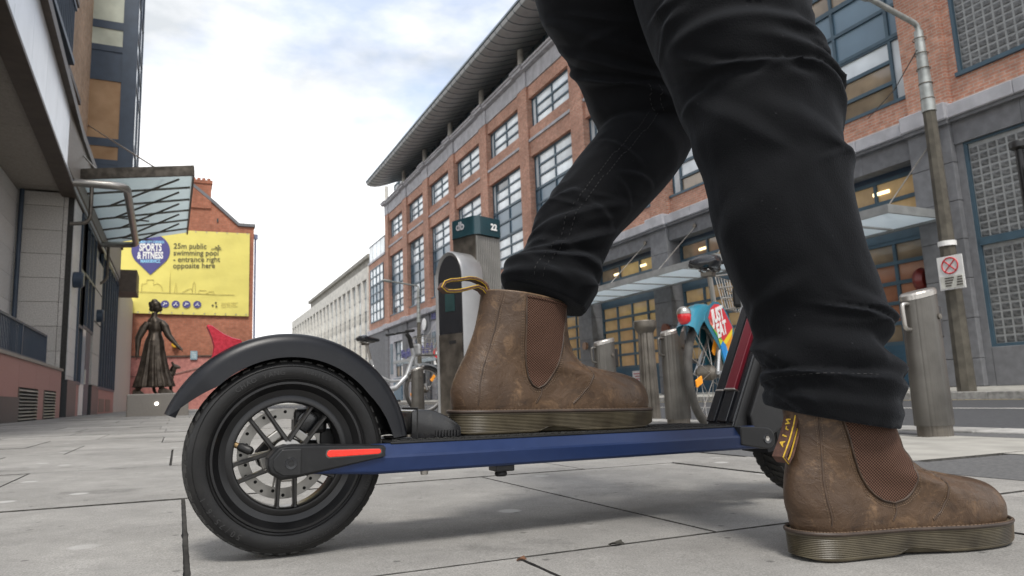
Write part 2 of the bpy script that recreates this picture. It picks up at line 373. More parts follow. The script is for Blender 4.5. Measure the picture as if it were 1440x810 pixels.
# far slabs map along X/Y, not upright
t_ = m_farpave.node_tree
for n_ in t_.nodes:
    if n_.type == 'COMBXYZ':
        sp_ = [q for q in t_.nodes if q.type == 'SEPXYZ'][0]
        t_.links.new(sp_.outputs['X'], n_.inputs[0]); t_.links.new(sp_.outputs['Y'], n_.inputs[1])
pave = sheet('pavement', -8, 3.22, -3, 19.0, -.012, m_joint)
sheet('far_pavement', -8, 3.22, 19.0, 130, 0, m_farpave)
m_slab = bpy.data.materials.new('grey_paving_slab')
def slab_material(m):
    m.use_nodes = True; t = m.node_tree; b = t.nodes['Principled BSDF']; L = t.links.new
    b.inputs['Roughness'].default_value = .82; b.inputs['Specular IOR Level'].default_value = .3
    g_ = t.nodes.new('ShaderNodeNewGeometry')
    def N(s_, d_, r_=.6):
        n = t.nodes.new('ShaderNodeTexNoise'); n.inputs['Scale'].default_value = s_; n.inputs['Detail'].default_value = d_; n.inputs['Roughness'].default_value = r_
        L(g_.outputs['Position'], n.inputs['Vector']); return n
    def MR(src, a, b_, c, d):
        q = t.nodes.new('ShaderNodeMapRange'); q.inputs[1].default_value = a; q.inputs[2].default_value = b_; q.inputs[3].default_value = c; q.inputs[4].default_value = d
        L(src, q.inputs[0]); return q.outputs[0]
    def MUL(a, b_):
        q = t.nodes.new('ShaderNodeMath'); q.operation = 'MULTIPLY'; L(a, q.inputs[0]); L(b_, q.inputs[1]); return q.outputs[0]
    big = MR(N(1.6, 6).outputs['Fac'], .3, .7, .78, 1.18)
    mid = MR(N(11, 8, .75).outputs['Fac'], .3, .7, .84, 1.16)
    fine = MR(N(420, 3, .8).outputs['Fac'], .3, .7, .62, 1.38)
    oi = t.nodes.new('ShaderNodeObjectInfo'); rnd_ = MR(oi.outputs['Random'], 0, 1, .90, 1.10)
    # worn stains and pale gum spots with their own shape
    st = MR(N(3.4, 9, .72).outputs['Fac'], .56, .70, 1.0, .62)
    vo = t.nodes.new('ShaderNodeTexVoronoi'); vo.voronoi_dimensions = '2D'; vo.inputs['Scale'].default_value = 2.6; L(g_.outputs['Position'], vo.inputs['Vector'])
    gum = MR(vo.outputs['Distance'], .040, .062, 1.0, 0.0)
    vd = t.nodes.new('ShaderNodeTexVoronoi'); vd.voronoi_dimensions = '2D'; vd.inputs['Scale'].default_value = 5.3; L(g_.outputs['Position'], vd.inputs['Vector'])
    st = MUL(st, MR(vd.outputs['Distance'], .018, .034, .55, 1.0))
    val = MUL(MUL(MUL(big, mid), MUL(fine, rnd_)), st)
    vm = t.nodes.new('ShaderNodeVectorMath'); vm.operation = 'SCALE'; vm.inputs[0].default_value = (.272, .264, .248); L(val, vm.inputs['Scale'])
    mx = t.nodes.new('ShaderNodeMix'); mx.data_type = 'RGBA'; mx.inputs[7].default_value = (.43, .425, .41, 1)
    gf = MUL(gum, MR(N(2.0, 2).outputs['Fac'], .44, .50, 0, .8))
    L(gf, mx.inputs[0]); L(vm.outputs[0], mx.inputs[6]); L(mx.outputs[2], b.inputs['Base Color'])
    bp = t.nodes.new('ShaderNodeBump'); bp.inputs['Strength'].default_value = .55; bp.inputs['Distance'].default_value = .0016
    L(N(330, 4, .75).outputs['Fac'], bp.inputs['Height'])
    bp2 = t.nodes.new('ShaderNodeBump'); bp2.inputs['Strength'].default_value = .35; bp2.inputs['Distance'].default_value = .004
    L(N(45, 5).outputs['Fac'], bp2.inputs['Height']); L(bp.outputs[0], bp2.inputs['Normal']); L(bp2.outputs[0], b.inputs['Normal'])
slab_material(m_slab)
ROWS = [-2.9, -1.95, -1.02, -.09, .842, 1.735, 2.70, 3.70, 4.47, 5.30, 6.22, 7.05, 7.95, 8.9, 9.85, 10.8, 11.75, 12.7, 13.65, 14.6, 15.55, 16.5, 17.4, 18.2, 19.0]
XJ = {3: [-.24, .397, 1.06], 4: [.015, .722, 1.335], 5: [-.42, .33, 1.036], 6: [-.02, .60, 1.22], 7: [-.455, .20, .85, 1.45], 8: [-.08, .55, 1.2], 9: [-.47, .16, .8, 1.4], 10: [-.09, .55, 1.2]}
def slab(x0, x1, y0, y1, mat, parent, name='paving_slab', th=.03, gap=.0045):
    # one slab: top a hair uneven, edges chipped where the camera is close, sides coloured dark to stand in for shade in the joint
    rr = random.Random(int(x0*1000)*7+int(y0*1000))
    near = -.2 < y0 < 3.8 and x0 > -1.6 and x1 < 2.2
    dz = rr.uniform(-.0014, .0014); tx = rr.uniform(-.0012, .0012); e = gap+rr.uniform(-.0008, .0012)
    def z(x, y): return gz(x)+dz+tx*(x-x0)
    X0, X1, Y0, Y1 = x0+e, x1-e, y0+e, y1-e
    st = .018 if near else 9.
    def edge(a, c, n):
        out = []
        for k in range(n):
            t = k/n; p = (a[0]+(c[0]-a[0])*t, a[1]+(c[1]-a[1])*t); j = 0
            if near and k:
                j = .0016*mnoise.noise(Vector((p[0]*38, p[1]*38, 1.7)))+.0022*max(0, mnoise.noise(Vector((p[0]*14, p[1]*14, 8.1)))-.25)
            nx, ny = (a[1]-c[1]), (c[0]-a[0]); l = math.hypot(nx, ny)
            out.append((p[0]+nx/l*abs(j), p[1]+ny/l*abs(j)))
        return out
    cs = [(X0, Y0), (X1, Y0), (X1, Y1), (X0, Y1)]; P = []
    for a, c in zip(cs, cs[1:]+cs[:1]): P += edge(a, c, max(1, int(math.hypot(c[0]-a[0], c[1]-a[1])/st)))
    n = len(P); me = bpy.data.meshes.new(name)
    vs = [(x, y, z(x, y)) for x, y in P]+[(x, y, z(x, y)-th) for x, y in P]
    fs = [tuple(range(n))]+[(i, i+n, (i+1) % n+n, (i+1) % n) for i in range(n)]
    me.from_pydata(vs, [], fs); me.materials.append(mat); me.materials.append(m_joint_shade)
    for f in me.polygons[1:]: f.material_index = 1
    o = bpy.data.objects.new(name, me); COL.objects.link(o); o.parent = parent
    return o
m_joint_shade = M('painted_joint_shade', (.06, .057, .052), .95, vs=60, var=.4)
for r in range(len(ROWS)-1):
    y0, y1 = ROWS[r], ROWS[r+1]
    js = XJ.get(r, [(-.12 if r % 2 else .2)+random.uniform(-.03, .03)+.64*k for k in range(0, 3)])
    xs = list(js); p = js[0]
    while p > -3.0: p -= .64; xs.insert(0, p)
    p = js[-1]
    while p+.62 < 1.62: p += .63; xs.append(p)
    xs = [x for x in xs if x < 1.45]+[1.64]
    for a, c in zip(xs[:-1], xs[1:]): slab(a, c, y0, y1, m_slab, pave, gap=.0034 if y0 < 4 else .0030)
# dark tarmac reinstatement strip, then pale slabs up to the kerb
for y0, y1, x1 in ((-3, 1.30, 2.26), (1.30, 19.0, 1.875)):
    n = 1; yy = y0
    b = MB(); xa, xb = 1.645, x1-.004
    b.add([(xa, y0, gz(xa)+.001), (xb, y0, gz(xb)+.001), (xb, y1, gz(xb)+.001), (xa, y1, gz(xa)+.001)], [(0, 1, 2, 3)])
    tag(b.build('tarmac_strip', m_asphalt2), kind='structure')
yy = -3.0; k = 0
while yy < 19:
    ye = yy+.62
    for a, c in (((1.88, 2.42) if yy > 1.28 else (2.27, 2.42)), (2.42, 3.0)):
        slab(a, c, yy, ye, m_slab2, pave)
    yy = ye; k += 1
b = MB(); b.add([(3.0, -3, gz(3)+.0005), (3.22, -3, gz(3.22)+.0005), (3.22, 19, gz(3.22)+.0005), (3.0, 19, gz(3)+.0005)], [(0, 1, 2, 3)])
tag(b.build('tarmac_channel', m_asphalt2), kind='structure')
kerb = MB().box(3.23, 3.45, -3, 130, -.4, gz(3.34)-.012).build('kerb', m_kerb); kerb['kind'] = 'structure'
yy = -2.5
while yy < 19:
    MB().box(3.225, 3.455, yy+.004, yy+.896, -.3, gz(3.34)+.012).build('kerb_stone', m_kerb, kerb, bevel=.006); yy += .9
sheet('road', 3.45, 13.5, -40, 160, -.012, m_asphalt)
def line(name, x0, x1, y0, y1, mat):
    b = MB(); b.add([(x0, y0, gz(x0)-.008), (x1, y0, gz(x1)-.008), (x1, y1, gz(x1)-.008), (x0, y1, gz(x0)-.008)], [(0, 1, 2, 3)])
    return tag(b.build(name, mat), kind='structure')
line('lane_line', 7.45, 7.58, -30, 130, m_paint_white)
for k in range(12): line('centre_dash', 10.2, 10.32, -4+k*6, -1+k*6, m_paint_white)
m_yl = M('yellow_line_paint', (.45, .33, .10), .8, vs=8, var=.2)
line('yellow_line', 13.05, 13.15, -30, 130, m_yl); line('yellow_line', 12.8, 12.9, -30, 130, m_yl)
# far pavement and kerb of the opposite side
fp_ = MB()
fp_.add([(13.62, -40, -.145), (17.2, -40, -.10), (17.2, 160, -.10), (13.62, 160, -.145)], [(0, 1, 2, 3)])
tag(fp_.build('opposite_pavement', m_slab2), kind='structure')
fk = MB().box(13.45, 13.625, -40, 160, -.5, -.158).build('opposite_kerb', m_concrete_dk); fk['kind'] = 'structure'
yy = -6.
while yy < 60:
    MB().box(13.44, 13.63, yy+.005, yy+.995, -.45, -.138).build('kerb_stone', m_kerb, fk, bevel=.008); yy += 1.

# scraps lying on the slabs
def scrap(x, y, r, mat, label, cat, ang):
    b = MB(); z = gz(x)+.0012; P_ = []
    for k in range(10):
        a = 2*math.pi*k/10; q = r*(1 if k % 2 else .72)
        P_.append((x+q*math.cos(a)*1.6*math.cos(ang)-q*math.sin(a)*.6*math.sin(ang), y+q*math.cos(a)*1.6*math.sin(ang)+q*math.sin(a)*.6*math.cos(ang), z+.002*math.sin(a*2)+.0015))
    b.loft([[(p[0], p[1], p[2]-.0008) for p in P_], P_]); tag(b.build('scrap', mat), label, cat)
scrap(.392, .822, .006, M('dry_leaf', (.13, .06, .03), .8, vs=200), 'small dry brown leaf scrap on the slab joint under the deck', 'leaf', .4)
scrap(.545, .84, .009, M('dark_scrap', (.03, .028, .022), .8, vs=200), 'small dark scrap on the paving left of the front boot', 'scrap', .1)
# ================================================================== FIRE STATION (right side of the street)
FS = thing('fire_station', (17, 10, -.1), 'long red brick fire station with grey stone ground floor and overhanging zinc roof', 'building')
BAYS = [(56.8, 61.36), (51.1, 55.56), (45.25, 49.87), (39.5, 44.16), (33.75, 38.34), (28.05, 32.63), (22.2, 26.9), (16.6, 21.15), (11.13, 15.5), (5.4, 10.05), (-.2, 4.25)]
ZB = 6.75
# piers: brick above, stone blocks below
edges = [(61.36, 62.4)]+[(BAYS[i+1][1], BAYS[i][0]) for i in range(len(BAYS)-1)]+[(-1.4, -.2)]
for (a, c) in edges:
    MB().box(17.0, 17.7, a, c, ZB, 17.0).build('brick_pier', m_brick, FS)
    MB().box(16.97, 17.7, a-.02, c+.02, 17.0, 17.92).build('frieze_block', m_pale_stone, FS)
    zz = [-.1, .55, 1.5, 2.45, 3.4, 4.35, 5.3, 6.32]
    for z0, z1 in zip(zz[:-1], zz[1:]):
        MB().box(16.84, 17.8, a+.004, c-.004, z0+.004, z1-.004).build('stone_block', m_grey_stone, FS, bevel=.012, bseg=1)
    MB().box(16.87, 17.79, a+.02, c-.02, -.1, 6.3).build('pier_core', m_joint, FS)
    MB().box(16.66, 17.6, a-.06, c+.06, 6.36, 6.80).build('cornice_block', m_pale_stone, FS, bevel=.03, bseg=1)
    MB().box(16.73, 17.6, a-.03, c+.03, 6.26, 6.36).build('cornice_moulding', m_grey_stone, FS)
    # upper cornice break above the pier and round column of the attic
    MB().box(16.66, 17.6, a-.08, c+.08, 17.93, 18.10).build('cornice_block', m_pale_stone, FS, bevel=.03, bseg=1)
    MB().box(16.58, 17.6, a-.12, c+.12, 18.10, 18.24).build('cornice_block', m_pale_stone, FS, bevel=.03, bseg=1)
    MB().lathe([(.17, 18.2), (.17, 19.75)], 16, (17.05, (a+c)/2, 0)).build('attic_column', m_concrete, FS, smooth=True)
# shared meshes for window panes
def pane_mesh(w, h_, mat, name='pane'):
    return MB().box(0, .012, 0, w, 0, h_).mesh(name, mat)
PM = {}
def pane(w, h_, mat, parent, x, y, z, name='pane'):
    key = (round(w, 2), round(h_, 2), mat.name)
    if key not in PM: PM[key] = pane_mesh(w, h_, mat, name)
    o = bpy.data.objects.new(name, PM[key]); COL.objects.link(o); o.parent = parent
    o.location = Vector((x, y, z))-org(parent)
    return o
rw = random.Random(3)
def grid_window(parent, y0, y1, zs, x, cols, kind, strips=False, name='window', pname='pane'):
    """frame bars + one pane object per light. cols: y splits (from near to far), zs: list of z rows"""
    f = MB(); t = .06; d = .10
    f.box(x-.03, x+d, y0, y0+t, zs[0], zs[-1]); f.box(x-.03, x+d, y1-t, y1, zs[0], zs[-1])
    for q, z in enumerate(zs):
        a_, b_ = (cols[1], cols[-2]) if strips and 0 < q < len(zs)-1 else (y0+.002, y1-.002)
        f.box(x-.036, x+d-.006, a_, b_, z-.05, z+.05)
    for c in cols[1:-1]: f.box(x-.033, x+d-.003, c-.045, c+.045, zs[0], zs[-1])
    w = f.build(name, m_frame, parent)
    for i in range(len(cols)-1):
        if strips and i in (0, len(cols)-2):
            pane(cols[i+1]-cols[i]-.06, zs[-1]-zs[0]-.06, kind(i, 2), w, x+.03, cols[i]+.03, zs[0]+.03, pname); continue
        for j in range(len(zs)-1):
            mt = kind(i, j)
            pane(cols[i+1]-cols[i]-.06, zs[j+1]-zs[j]-.06, mt, w, x+.03+rw.uniform(-.004, .004), cols[i]+.03, zs[j]+.03, pname)
    return w
for bi, (y0, y1) in enumerate(BAYS):
    W = y1-y0
    cols = [y0+.02, y0+.50, y0+.02+(W-.04)*.5, y1-.50, y1-.02]
    # brick infill of the bay
    if bi == 10: MB().box(17.13, 17.7, y0, y1, -.1, 17.0).build('brick_panel', m_brick, FS)
    elif bi != 9:
        for z0, z1 in ((ZB, 7.5), (12.95, 14.55), (16.3, 17.0)):
            MB().box(17.13, 17.7, y0, y1, z0, z1).build('brick_panel', m_brick, FS)
        MB().box(17.04, 17.2, y0+.01, y1-.01, 13.78, 13.92).build('stone_band', m_pale_stone, FS)
        near = bi in (7, 8)
        def kt(i, j): return m_glass
        def kl(i, j, near=near):
            if near and j < 2: return m_glass_tan if (i+j) % 2 == 0 or rw.random() < .5 else m_glass
            return m_glass if rw.random() < .9 else m_glass_dk
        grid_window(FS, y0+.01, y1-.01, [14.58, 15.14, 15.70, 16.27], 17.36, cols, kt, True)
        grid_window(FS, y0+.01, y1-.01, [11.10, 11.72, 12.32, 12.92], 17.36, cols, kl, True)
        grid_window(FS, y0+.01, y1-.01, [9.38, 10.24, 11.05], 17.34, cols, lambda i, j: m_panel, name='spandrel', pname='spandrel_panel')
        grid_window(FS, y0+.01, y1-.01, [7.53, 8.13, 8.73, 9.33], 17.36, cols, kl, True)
        MB().box(17.10, 17.4, y0+.01, y1-.01, 7.44, 7.53).build('sill', m_frame, FS)
    MB().box(17.05, 17.7, y0+.02, y1-.02, 17.0, 17.92).build('frieze', m_pale_stone, FS)
    MB().box(16.78, 17.6, y0+.08, y1-.08, 17.93, 18.08).build('upper_cornice', m_pale_stone, FS, bevel=.02, bseg=1)
    MB().box(16.70, 17.6, y0+.12, y1-.12, 18.08, 18.22).build('upper_cornice', m_pale_stone, FS, bevel=.02, bseg=1)
    # ground floor entablature in three blocks and cornice
    for k in range(3):
        a = y0+W*k/3; c = y0+W*(k+1)/3
        MB().box(16.95, 17.6, a+.004, c-.004, 5.74, 6.31).build('lintel_block', m_grey_stone, FS)
        MB().box(16.76, 17.6, a+.003, c-.003, 6.38, 6.72).build('cornice_block', m_pale_stone, FS, bevel=.02, bseg=1)
    MB().box(16.83, 17.6, y0, y1, 6.29, 6.39).build('cornice_moulding', m_grey_stone, FS)
    # attic glazing
    cols3 = [y0-.6+(W+1.2)*k/4 for k in range(5)]
    grid_window(FS, y0-.62, y1+.62, [18.2, 19.0, 19.9], 17.85, cols3, lambda i, j: m_glass_dk, name='attic_window', pname='attic_pane')
# interior backing so that no daylight leaks through
MB().box(17.95, 18.3, -1.4, 62.4, -.1, 19.9).build('inner_wall', m_navy, FS)
MB().box(17.7, 30, 62.2, 62.4, 6.0, 18.2).build('end_wall', m_brick, FS)
MB().box(17.0, 30, 62.4, 68.6, 6.75, 13.4).build('wing_wall', m_brick, FS)
for z0, z1 in ((7.5, 9.3), (9.36, 11.0), (11.06, 12.7)):
    cols = [63.0, 64.3, 65.6, 66.9, 67.9]
    grid_window(FS, 63.0, 67.9, [z0, (z0+z1)/2, z1], 16.95, cols, lambda i, j, z0=z0: m_panel if z0 == 9.36 else m_glass)
MB().box(16.8, 30, 62.41, 68.7, 6.3, 6.74).build('wing_cornice', m_pale_stone, FS)
MB().box(16.9, 30, 62.41, 68.6, -.1, 6.3).build('wing_base', m_grey_stone, FS)
MB().box(16.9, 17.3, 62.41, 68.7, 13.4, 13.6).build('wing_coping', m_pale_stone, FS)
gp = MB(); 
for k in range(5): gp.box(17.02, 17.08, 62.6+k*1.45, 62.66+k*1.45, 13.6, 15.2)
gp.box(17.0, 17.09, 62.5, 68.6, 15.2, 15.28); rail = gp.build('terrace_rail', m_frame, FS)
for k in range(4): pane(1.39, 1.5, m_glass, rail, 17.03, 62.66+k*1.45, 13.65)
# overhanging roof in ribbed metal panels
prof = [(14.72, 19.34), (14.66, 19.24), (14.74, 19.08), (15.0, 18.98), (15.4, 18.97), (15.9, 19.06), (16.5, 19.26), (17.1, 19.50), (17.9, 19.80)]
PW = .75
pb = MB(); P2 = prof+[(17.9, 20.0), (14.8, 19.5)]
pb.loft([[(x, .012, z) for x, z in P2], [(x, PW-.012, z) for x, z in P2]])
pme = pb.mesh('roof_panel', m_roof_metal, Vector((14.7, 0, 19.2)), smooth=30)
sb = MB(); pr2 = [(x+(-.012 if x < 14.9 else 0), z-(.006 if x < 14.7 else .024)) for x, z in prof]; P3 = pr2+list(reversed(prof))
sb.loft([[(x, -.016, z) for x, z in P3], [(x, .016, z) for x, z in P3]])
sme = sb.mesh('roof_seam', m_roof_edge, Vector((14.7, 0, 19.2)), smooth=30)
yy = 59.9; nn = 0
while yy > -2:
    yy -= PW
    link_mesh('roof_panel', pme, FS, Vector((14.7, yy, 19.2))-org(FS))
    link_mesh('roof_seam', sme, FS, Vector((14.7, yy, 19.2))-org(FS)); nn += 1
MB().prism([(14.62, 19.30), (14.62, 19.42), (17.9, 20.1), (30, 20.6), (30, 19.9), (17.9, 19.95)], -2, 59.95, 'xz').build('roof_deck', m_roof_edge, FS)
# ---- garage bays
def garage(y0, y1):
    W = y1-y0; n = 4
    cols = [y0+.12+(W-.24)*k/n for k in range(n+1)]
    x = 17.45
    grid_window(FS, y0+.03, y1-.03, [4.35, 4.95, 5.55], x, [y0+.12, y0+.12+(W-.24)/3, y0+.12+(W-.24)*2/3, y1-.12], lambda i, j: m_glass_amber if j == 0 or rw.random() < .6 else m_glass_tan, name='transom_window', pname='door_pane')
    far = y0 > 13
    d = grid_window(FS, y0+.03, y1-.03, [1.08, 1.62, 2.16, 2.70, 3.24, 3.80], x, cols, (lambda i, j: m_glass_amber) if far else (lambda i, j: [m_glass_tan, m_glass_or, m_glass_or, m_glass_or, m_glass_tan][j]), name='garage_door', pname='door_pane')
    MB().box(x-.04, x+.1, y0+.03, y1-.03, -.09, 1.03).build('door_panel', m_blue_door, FS)
    for k in range(6): MB().box(x-.05, x-.038, y0+.05, y1-.05, .02+k*.17, .15+k*.17).build('door_slat', m_blue_door, FS)
    MB().box(x-.02, x+.4, y0+.03, y1-.03, 5.6, 5.74).build('door_head', m_navy, FS)
    MB().box(x-.05, x+.1, y0+.03, y1-.03, 3.85, 4.30).build('door_transom', m_frame, FS)
    # ceiling lamps inside, seen through the transom
    for k in range(2):
        l = MB().box(x-.012, x+.012, y0+W*(.25+.4*k), y0+W*(.25+.4*k)+.5, 5.2-.05*k, 5.29-.05*k)
        l.build('strip_lamp', m_lamp, FS)
m_glass_or = M('painted_brick_reflection', (.30, .13, .075), .06, col2=(.46, .23, .14), vs=1.0, spec=.9, rnd=.1, detail=2)  # reflected brick front painted into the base colour of the panes
m_lamp = M('lit_strip_lamp', (.9, .8, .5), .4, emit=(1, .82, .45), es=1.3)
for b_ in BAYS[5:9]: garage(*b_)
# ---- far ground floor bays: windows, a door, lettering, canopy
for bi in range(0, 5):
    y0, y1 = BAYS[bi]
    for (a, c, z0, z1) in ((y0, y0+.55, -.1, 5.74), (y1-1.35, y1, -.1, 5.74), (y0+.55, y1-1.35, 5.0, 5.74), (y0+.55, y1-1.35, -.1, 1.9)):
        MB().box(17.0, 17.6, a+.002, c-.002, z0, z1).build('wall_panel', m_pale_stone, FS)
    a, c = y0+.55, y1-1.35
    grid_window(FS, a, c, [1.9, 2.9, 3.95, 5.0], 17.25, [a, a+.5, (a+c)/2+.2, c], lambda i, j: m_glass if j > 0 else m_glass_tan)
    MB().box(16.96, 17.0, y1-1.1, y1-.35, 2.2, 4.9).build('side_door', m_frame, FS)
    MB().box(16.9, 17.0, a+.1, c-.1, -.1, 1.75).build('blue_panel', m_blue_door, FS)
text('lettering', 'DUBLIN FIRE BRIGADE', .62, m_letter_blue, FS, (16.93, 47.4, 5.82), (0, -1, 0), (0, 0, 1), extrude=.02, offset=.015, sx_=.66)
text('lettering', 'Briogáid Dóiteáin Átha Cliath', .85, m_letter_blue, FS, (15.1, 47.6, 3.1), (0, -1, 0), (0, 0, 1), extrude=.02, offset=.02, sx_=.72)
MB().lathe([(0, 0), (.45, 0), (.45, .06), (0, .06)], 24, (16.7, 50.6, 5.6), 'x').build('round_crest', m_white, FS, smooth=True)
# canopies on steel frames with tie rods
def canopy(y0, y1, z=4.02, x0=14.8, x1=16.9):
    n = max(2, round((y1-y0)/1.55)); st = (y1-y0)/n
    b = MB(); b.box(x0, x0+.05, y0, y1, z-.04, z+.17); b.box(x1-.08, x1, y0, y1, z-.06, z+.08)
    b.box(x0+.051, x1-.081, y0, y0+.05, z-.04, z+.169); b.box(x0+.051, x1-.081, y1-.05, y1, z-.04, z+.169)
    for k in range(1, n): b.box(x0+.051, x1-.081, y0+k*st-.025, y0+k*st+.025, z-.035, z+.08)
    cf_ = b.build('canopy_frame', m_steel_paint, FS)
    for k in range(n):
        MB().box(x0+.055, x1-.085, y0+k*st+.055, y0+(k+1)*st-.055, z+.0, z+.02).build('canopy_glass', m_frost, cf_)
    for k in range(0, n+1, 2):
        yk = y0+.2+(y1-y0-.4)*k/n
        MB().tube([(x0+.25, yk, z+.15), (16.96, yk, 5.95)], .016, 8).build('tie_rod', m_steel, cf_)
        MB().lathe([(0, 0), (.09, 0), (.09, .04), (0, .05)], 12, (16.90, yk, 5.97), 'x').build('rod_anchor', m_steel_dk, cf_)
m_steel_paint = M('grey_painted_steel', (.25, .26, .26), .45, vs=3, var=.15)
canopy(10.45, 15.9); canopy(16.35, 27.4); canopy(28.3, 33.0); canopy(44.5, 52.5, z=2.75)
# notice on the garage door, red bell by the doorway, drainpipe, wall boxes
MB().box(17.38, 17.405, 24.05, 24.75, .42, .88).build('door_notice', M('notice_white', (.7, .68, .68), .6), FS)
for k in range(3): MB().box(17.372, 17.379, 24.13, 24.67-.08*k, .74-.11*k, .785-.11*k).build('notice_print', M('notice_red', (.45, .12, .14), .6), FS)
MB().lathe([(0, -.16), (.24, -.12), (.33, 0), (.30, .10), (.12, .18), (0, .2)], 24, (17.2, 11.42, 2.62), 'y').build('red_bell', M('dark_red_enamel', (.16, .02, .015), .3), FS, smooth=True)
MB().tube([(16.80, 10.33, -.1), (16.80, 10.33, 6.2)], .055, 12).build('drainpipe', M('grey_pipe', (.27, .27, .28), .5), FS, smooth=True)
MB().lathe([(0, 0), (.20, 0), (.20, .12), (.12, .2), (0, .22)], 20, (16.62, 21.4, 2.35), 'x').build('wall_fitting', M('dull_red_fitting', (.17, .06, .04), .4), FS, smooth=True)
MB().lathe([(0, 0), (.17, 0), (.17, .12), (0, .2)], 20, (16.62, 27.3, 2.15), 'x').build('wall_fitting', M('tan_fitting', (.28, .17, .11), .4), FS, smooth=True)
# ---- glass block bay
y0, y1 = BAYS[9]
for (a, c, z0, z1) in ((9.88, 10.05, -.1, 5.74), (y0, y0+.16, -.1, 5.74)):
    MB().box(17.0, 17.6, a, c, z0, z1).build('wall_panel', m_grey_stone, FS)
for k in range(3):
    a = y0+.16+(9.88-y0-.16)*k/3; c = y0+.16+(9.88-y0-.16)*(k+1)/3
    MB().box(17.0, 17.6, a+.004, c-.004, -.1, .79).build('stone_block', m_grey_stone, FS, bevel=.01, bseg=1)
MB().box(17.13, 17.7, 9.82, y1, ZB, 17.0).build('brick_panel', m_brick, FS)
MB().box(17.13, 17.7, y0, 9.82, ZB, 7.5).build('brick_panel', m_brick, FS)
MB().box(17.13, 17.7, y0, 9.82, 12.6, 17.0).build('brick_panel', m_brick, FS)
MB().box(17.05, 17.3, y0, 9.86, 7.43, 7.53).build('sill', m_frame, FS)
fb = MB(); fb.box(17.02, 17.14, 9.80, 9.88, .79, 5.74); fb.box(17.02, 17.14, y0+.16, 9.80, .79, .86); fb.box(17.0, 17.14, y0+.16, 9.80, 3.18, 3.36); fb.box(17.02, 17.13, y0+.16, 9.8, 5.68, 5.73)
fb.build('panel_frame', m_frame, FS)
fb = MB(); fb.box(17.12, 17.24, 9.74, 9.82, 7.53, 12.6); fb.build('panel_frame', m_frame, FS)
m_gb = M('glass_block', (.075, .08, .082), .14, col2=(.16, .165, .165), vs=16, bump=.5, bs=26, spec=.6, rnd=.2)
m_gj = M('glass_block_mortar', (.30, .31, .31), .7)
bw_, bh_ = .212, .186
gbm = MB()
def gblock():
    b = MB(); w, h_, e = bw_-.045, bh_-.045, .022
    r0_ = [(.03, 0, 0), (.03, w, 0), (.03, w, h_), (.03, 0, h_)]
    r1_ = [(.006, 0, 0), (.006, w, 0), (.006, w, h_), (.006, 0, h_)]
    r2_ = [(0, e, e), (0, w-e, e), (0, w-e, h_-e), (0, e, h_-e)]
    b.loft([r0_, r1_, r2_], False, True); return b
gme = gblock().mesh('glass_block', m_gb)
rest = MB()
def fill(x, ytop, yend, z0, z1, ncol):
    MB().box(x+.012, x+.08, yend, ytop, z0, z1).build('mortar_bed', m_gj, FS)
    c = 0; y = ytop
    while y-bw_ > yend-.001:
        y -= bw_; z = z0+.02
        while z+bh_ <= z1+.02:
            if c < ncol: link_mesh('glass_block', gme, FS, Vector((x, y+.022, z))-org(FS))
            else:
                g_ = gblock(); rest.add([(v[0]+x, v[1]+y+.022, v[2]+z) for v in g_.v], g_.f)
            z += bh_
        c += 1
fill(17.06, 9.79, y0+.17, .86, 3.18, 8); fill(17.06, 9.79, y0+.17, 3.36, 5.68, 8); fill(17.18, 9.73, y0+.02, 7.55, 12.58, 3)
o_ = rest.build('glass_blocks', m_gb, FS); o_['kind'] = 'stuff'
# ================================================================== PALE OFFICE BLOCK beyond
WO = thing('office_block', (17, 69, -.1), 'pale concrete office block with tall vertical fins beyond the brick building', 'building')
MB().box(17.35, 40, 69.2, 122, -.1, 12.7).build('wall', m_concrete_dk, WO)
MB().box(17.0, 40, 69.2, 122.2, 12.3, 13.5).build('parapet_beam', m_concrete, WO)
MB().box(17.0, 40, 69.2, 122.2, -.1, 1.6).build('base', m_concrete, WO)
MB().box(17.9, 40, 72, 109, 13.5, 14.9).build('attic_storey', m_concrete_dk, WO)
MB().box(17.6, 40, 71.5, 109.4, 14.9, 15.3).build('attic_coping', m_concrete_dk, WO)
MB().box(19, 24, 109.4, 114, 13.5, 15.2).build('plant_room', m_brick_tan, WO)
m_glass_of = M('office_glass_sky', (.42, .46, .48), .08, vs=.5, var=.3, spec=1.0, rnd=.25)
m_glass_of2 = M('office_glass_street', (.17, .17, .165), .08, vs=.6, var=.45, spec=1.0, rnd=.3)
nf = 21; yf = [69.3+(121.6-69.3)*k/nf for k in range(nf+1)]
fme = MB().box(0, .5, -.22, .22, 0, 10.7).mesh('fin', m_concrete)
tme = None
for k, y in enumerate(yf):
    link_mesh('fin', fme, WO, Vector((16.95, y, 1.6))-org(WO))
    if k < nf:
        y2 = yf[k+1]
        f = MB(); f.box(17.25, 17.33, y+.23, y2-.23, 1.6, 1.7)
        for z in (3.2, 4.2, 5.6, 6.6, 8.0, 9.0, 10.4): f.box(17.25, 17.33, y+.23, y2-.23, z, z+.10)
        w = f.build('window_strip', m_navy, WO)
        zs = [1.7, 3.2, 4.2, 5.6, 6.6, 8.0, 9.0, 10.4, 12.3]
        for z0, z1 in zip(zs[:-1], zs[1:]):
            pane(y2-y-.46, z1-z0-.1, m_glass_of if (z1-z0) > 1.2 else m_glass_dk, w, 17.28, y+.23, z0+.1) if z1 > 7 else pane(y2-y-.46, z1-z0-.1, m_glass_of2, w, 17.28, y+.23, z0+.1)
# ================================================================== LEFT BUILDING
LB = thing('granite_building', (-2.4, 12, .05), 'granite and brick building with pale fascia, railings and glazed entrance on the left', 'building')
def fx_(y): return -2.14-(y-10.2)*.0292        # face of the overhang
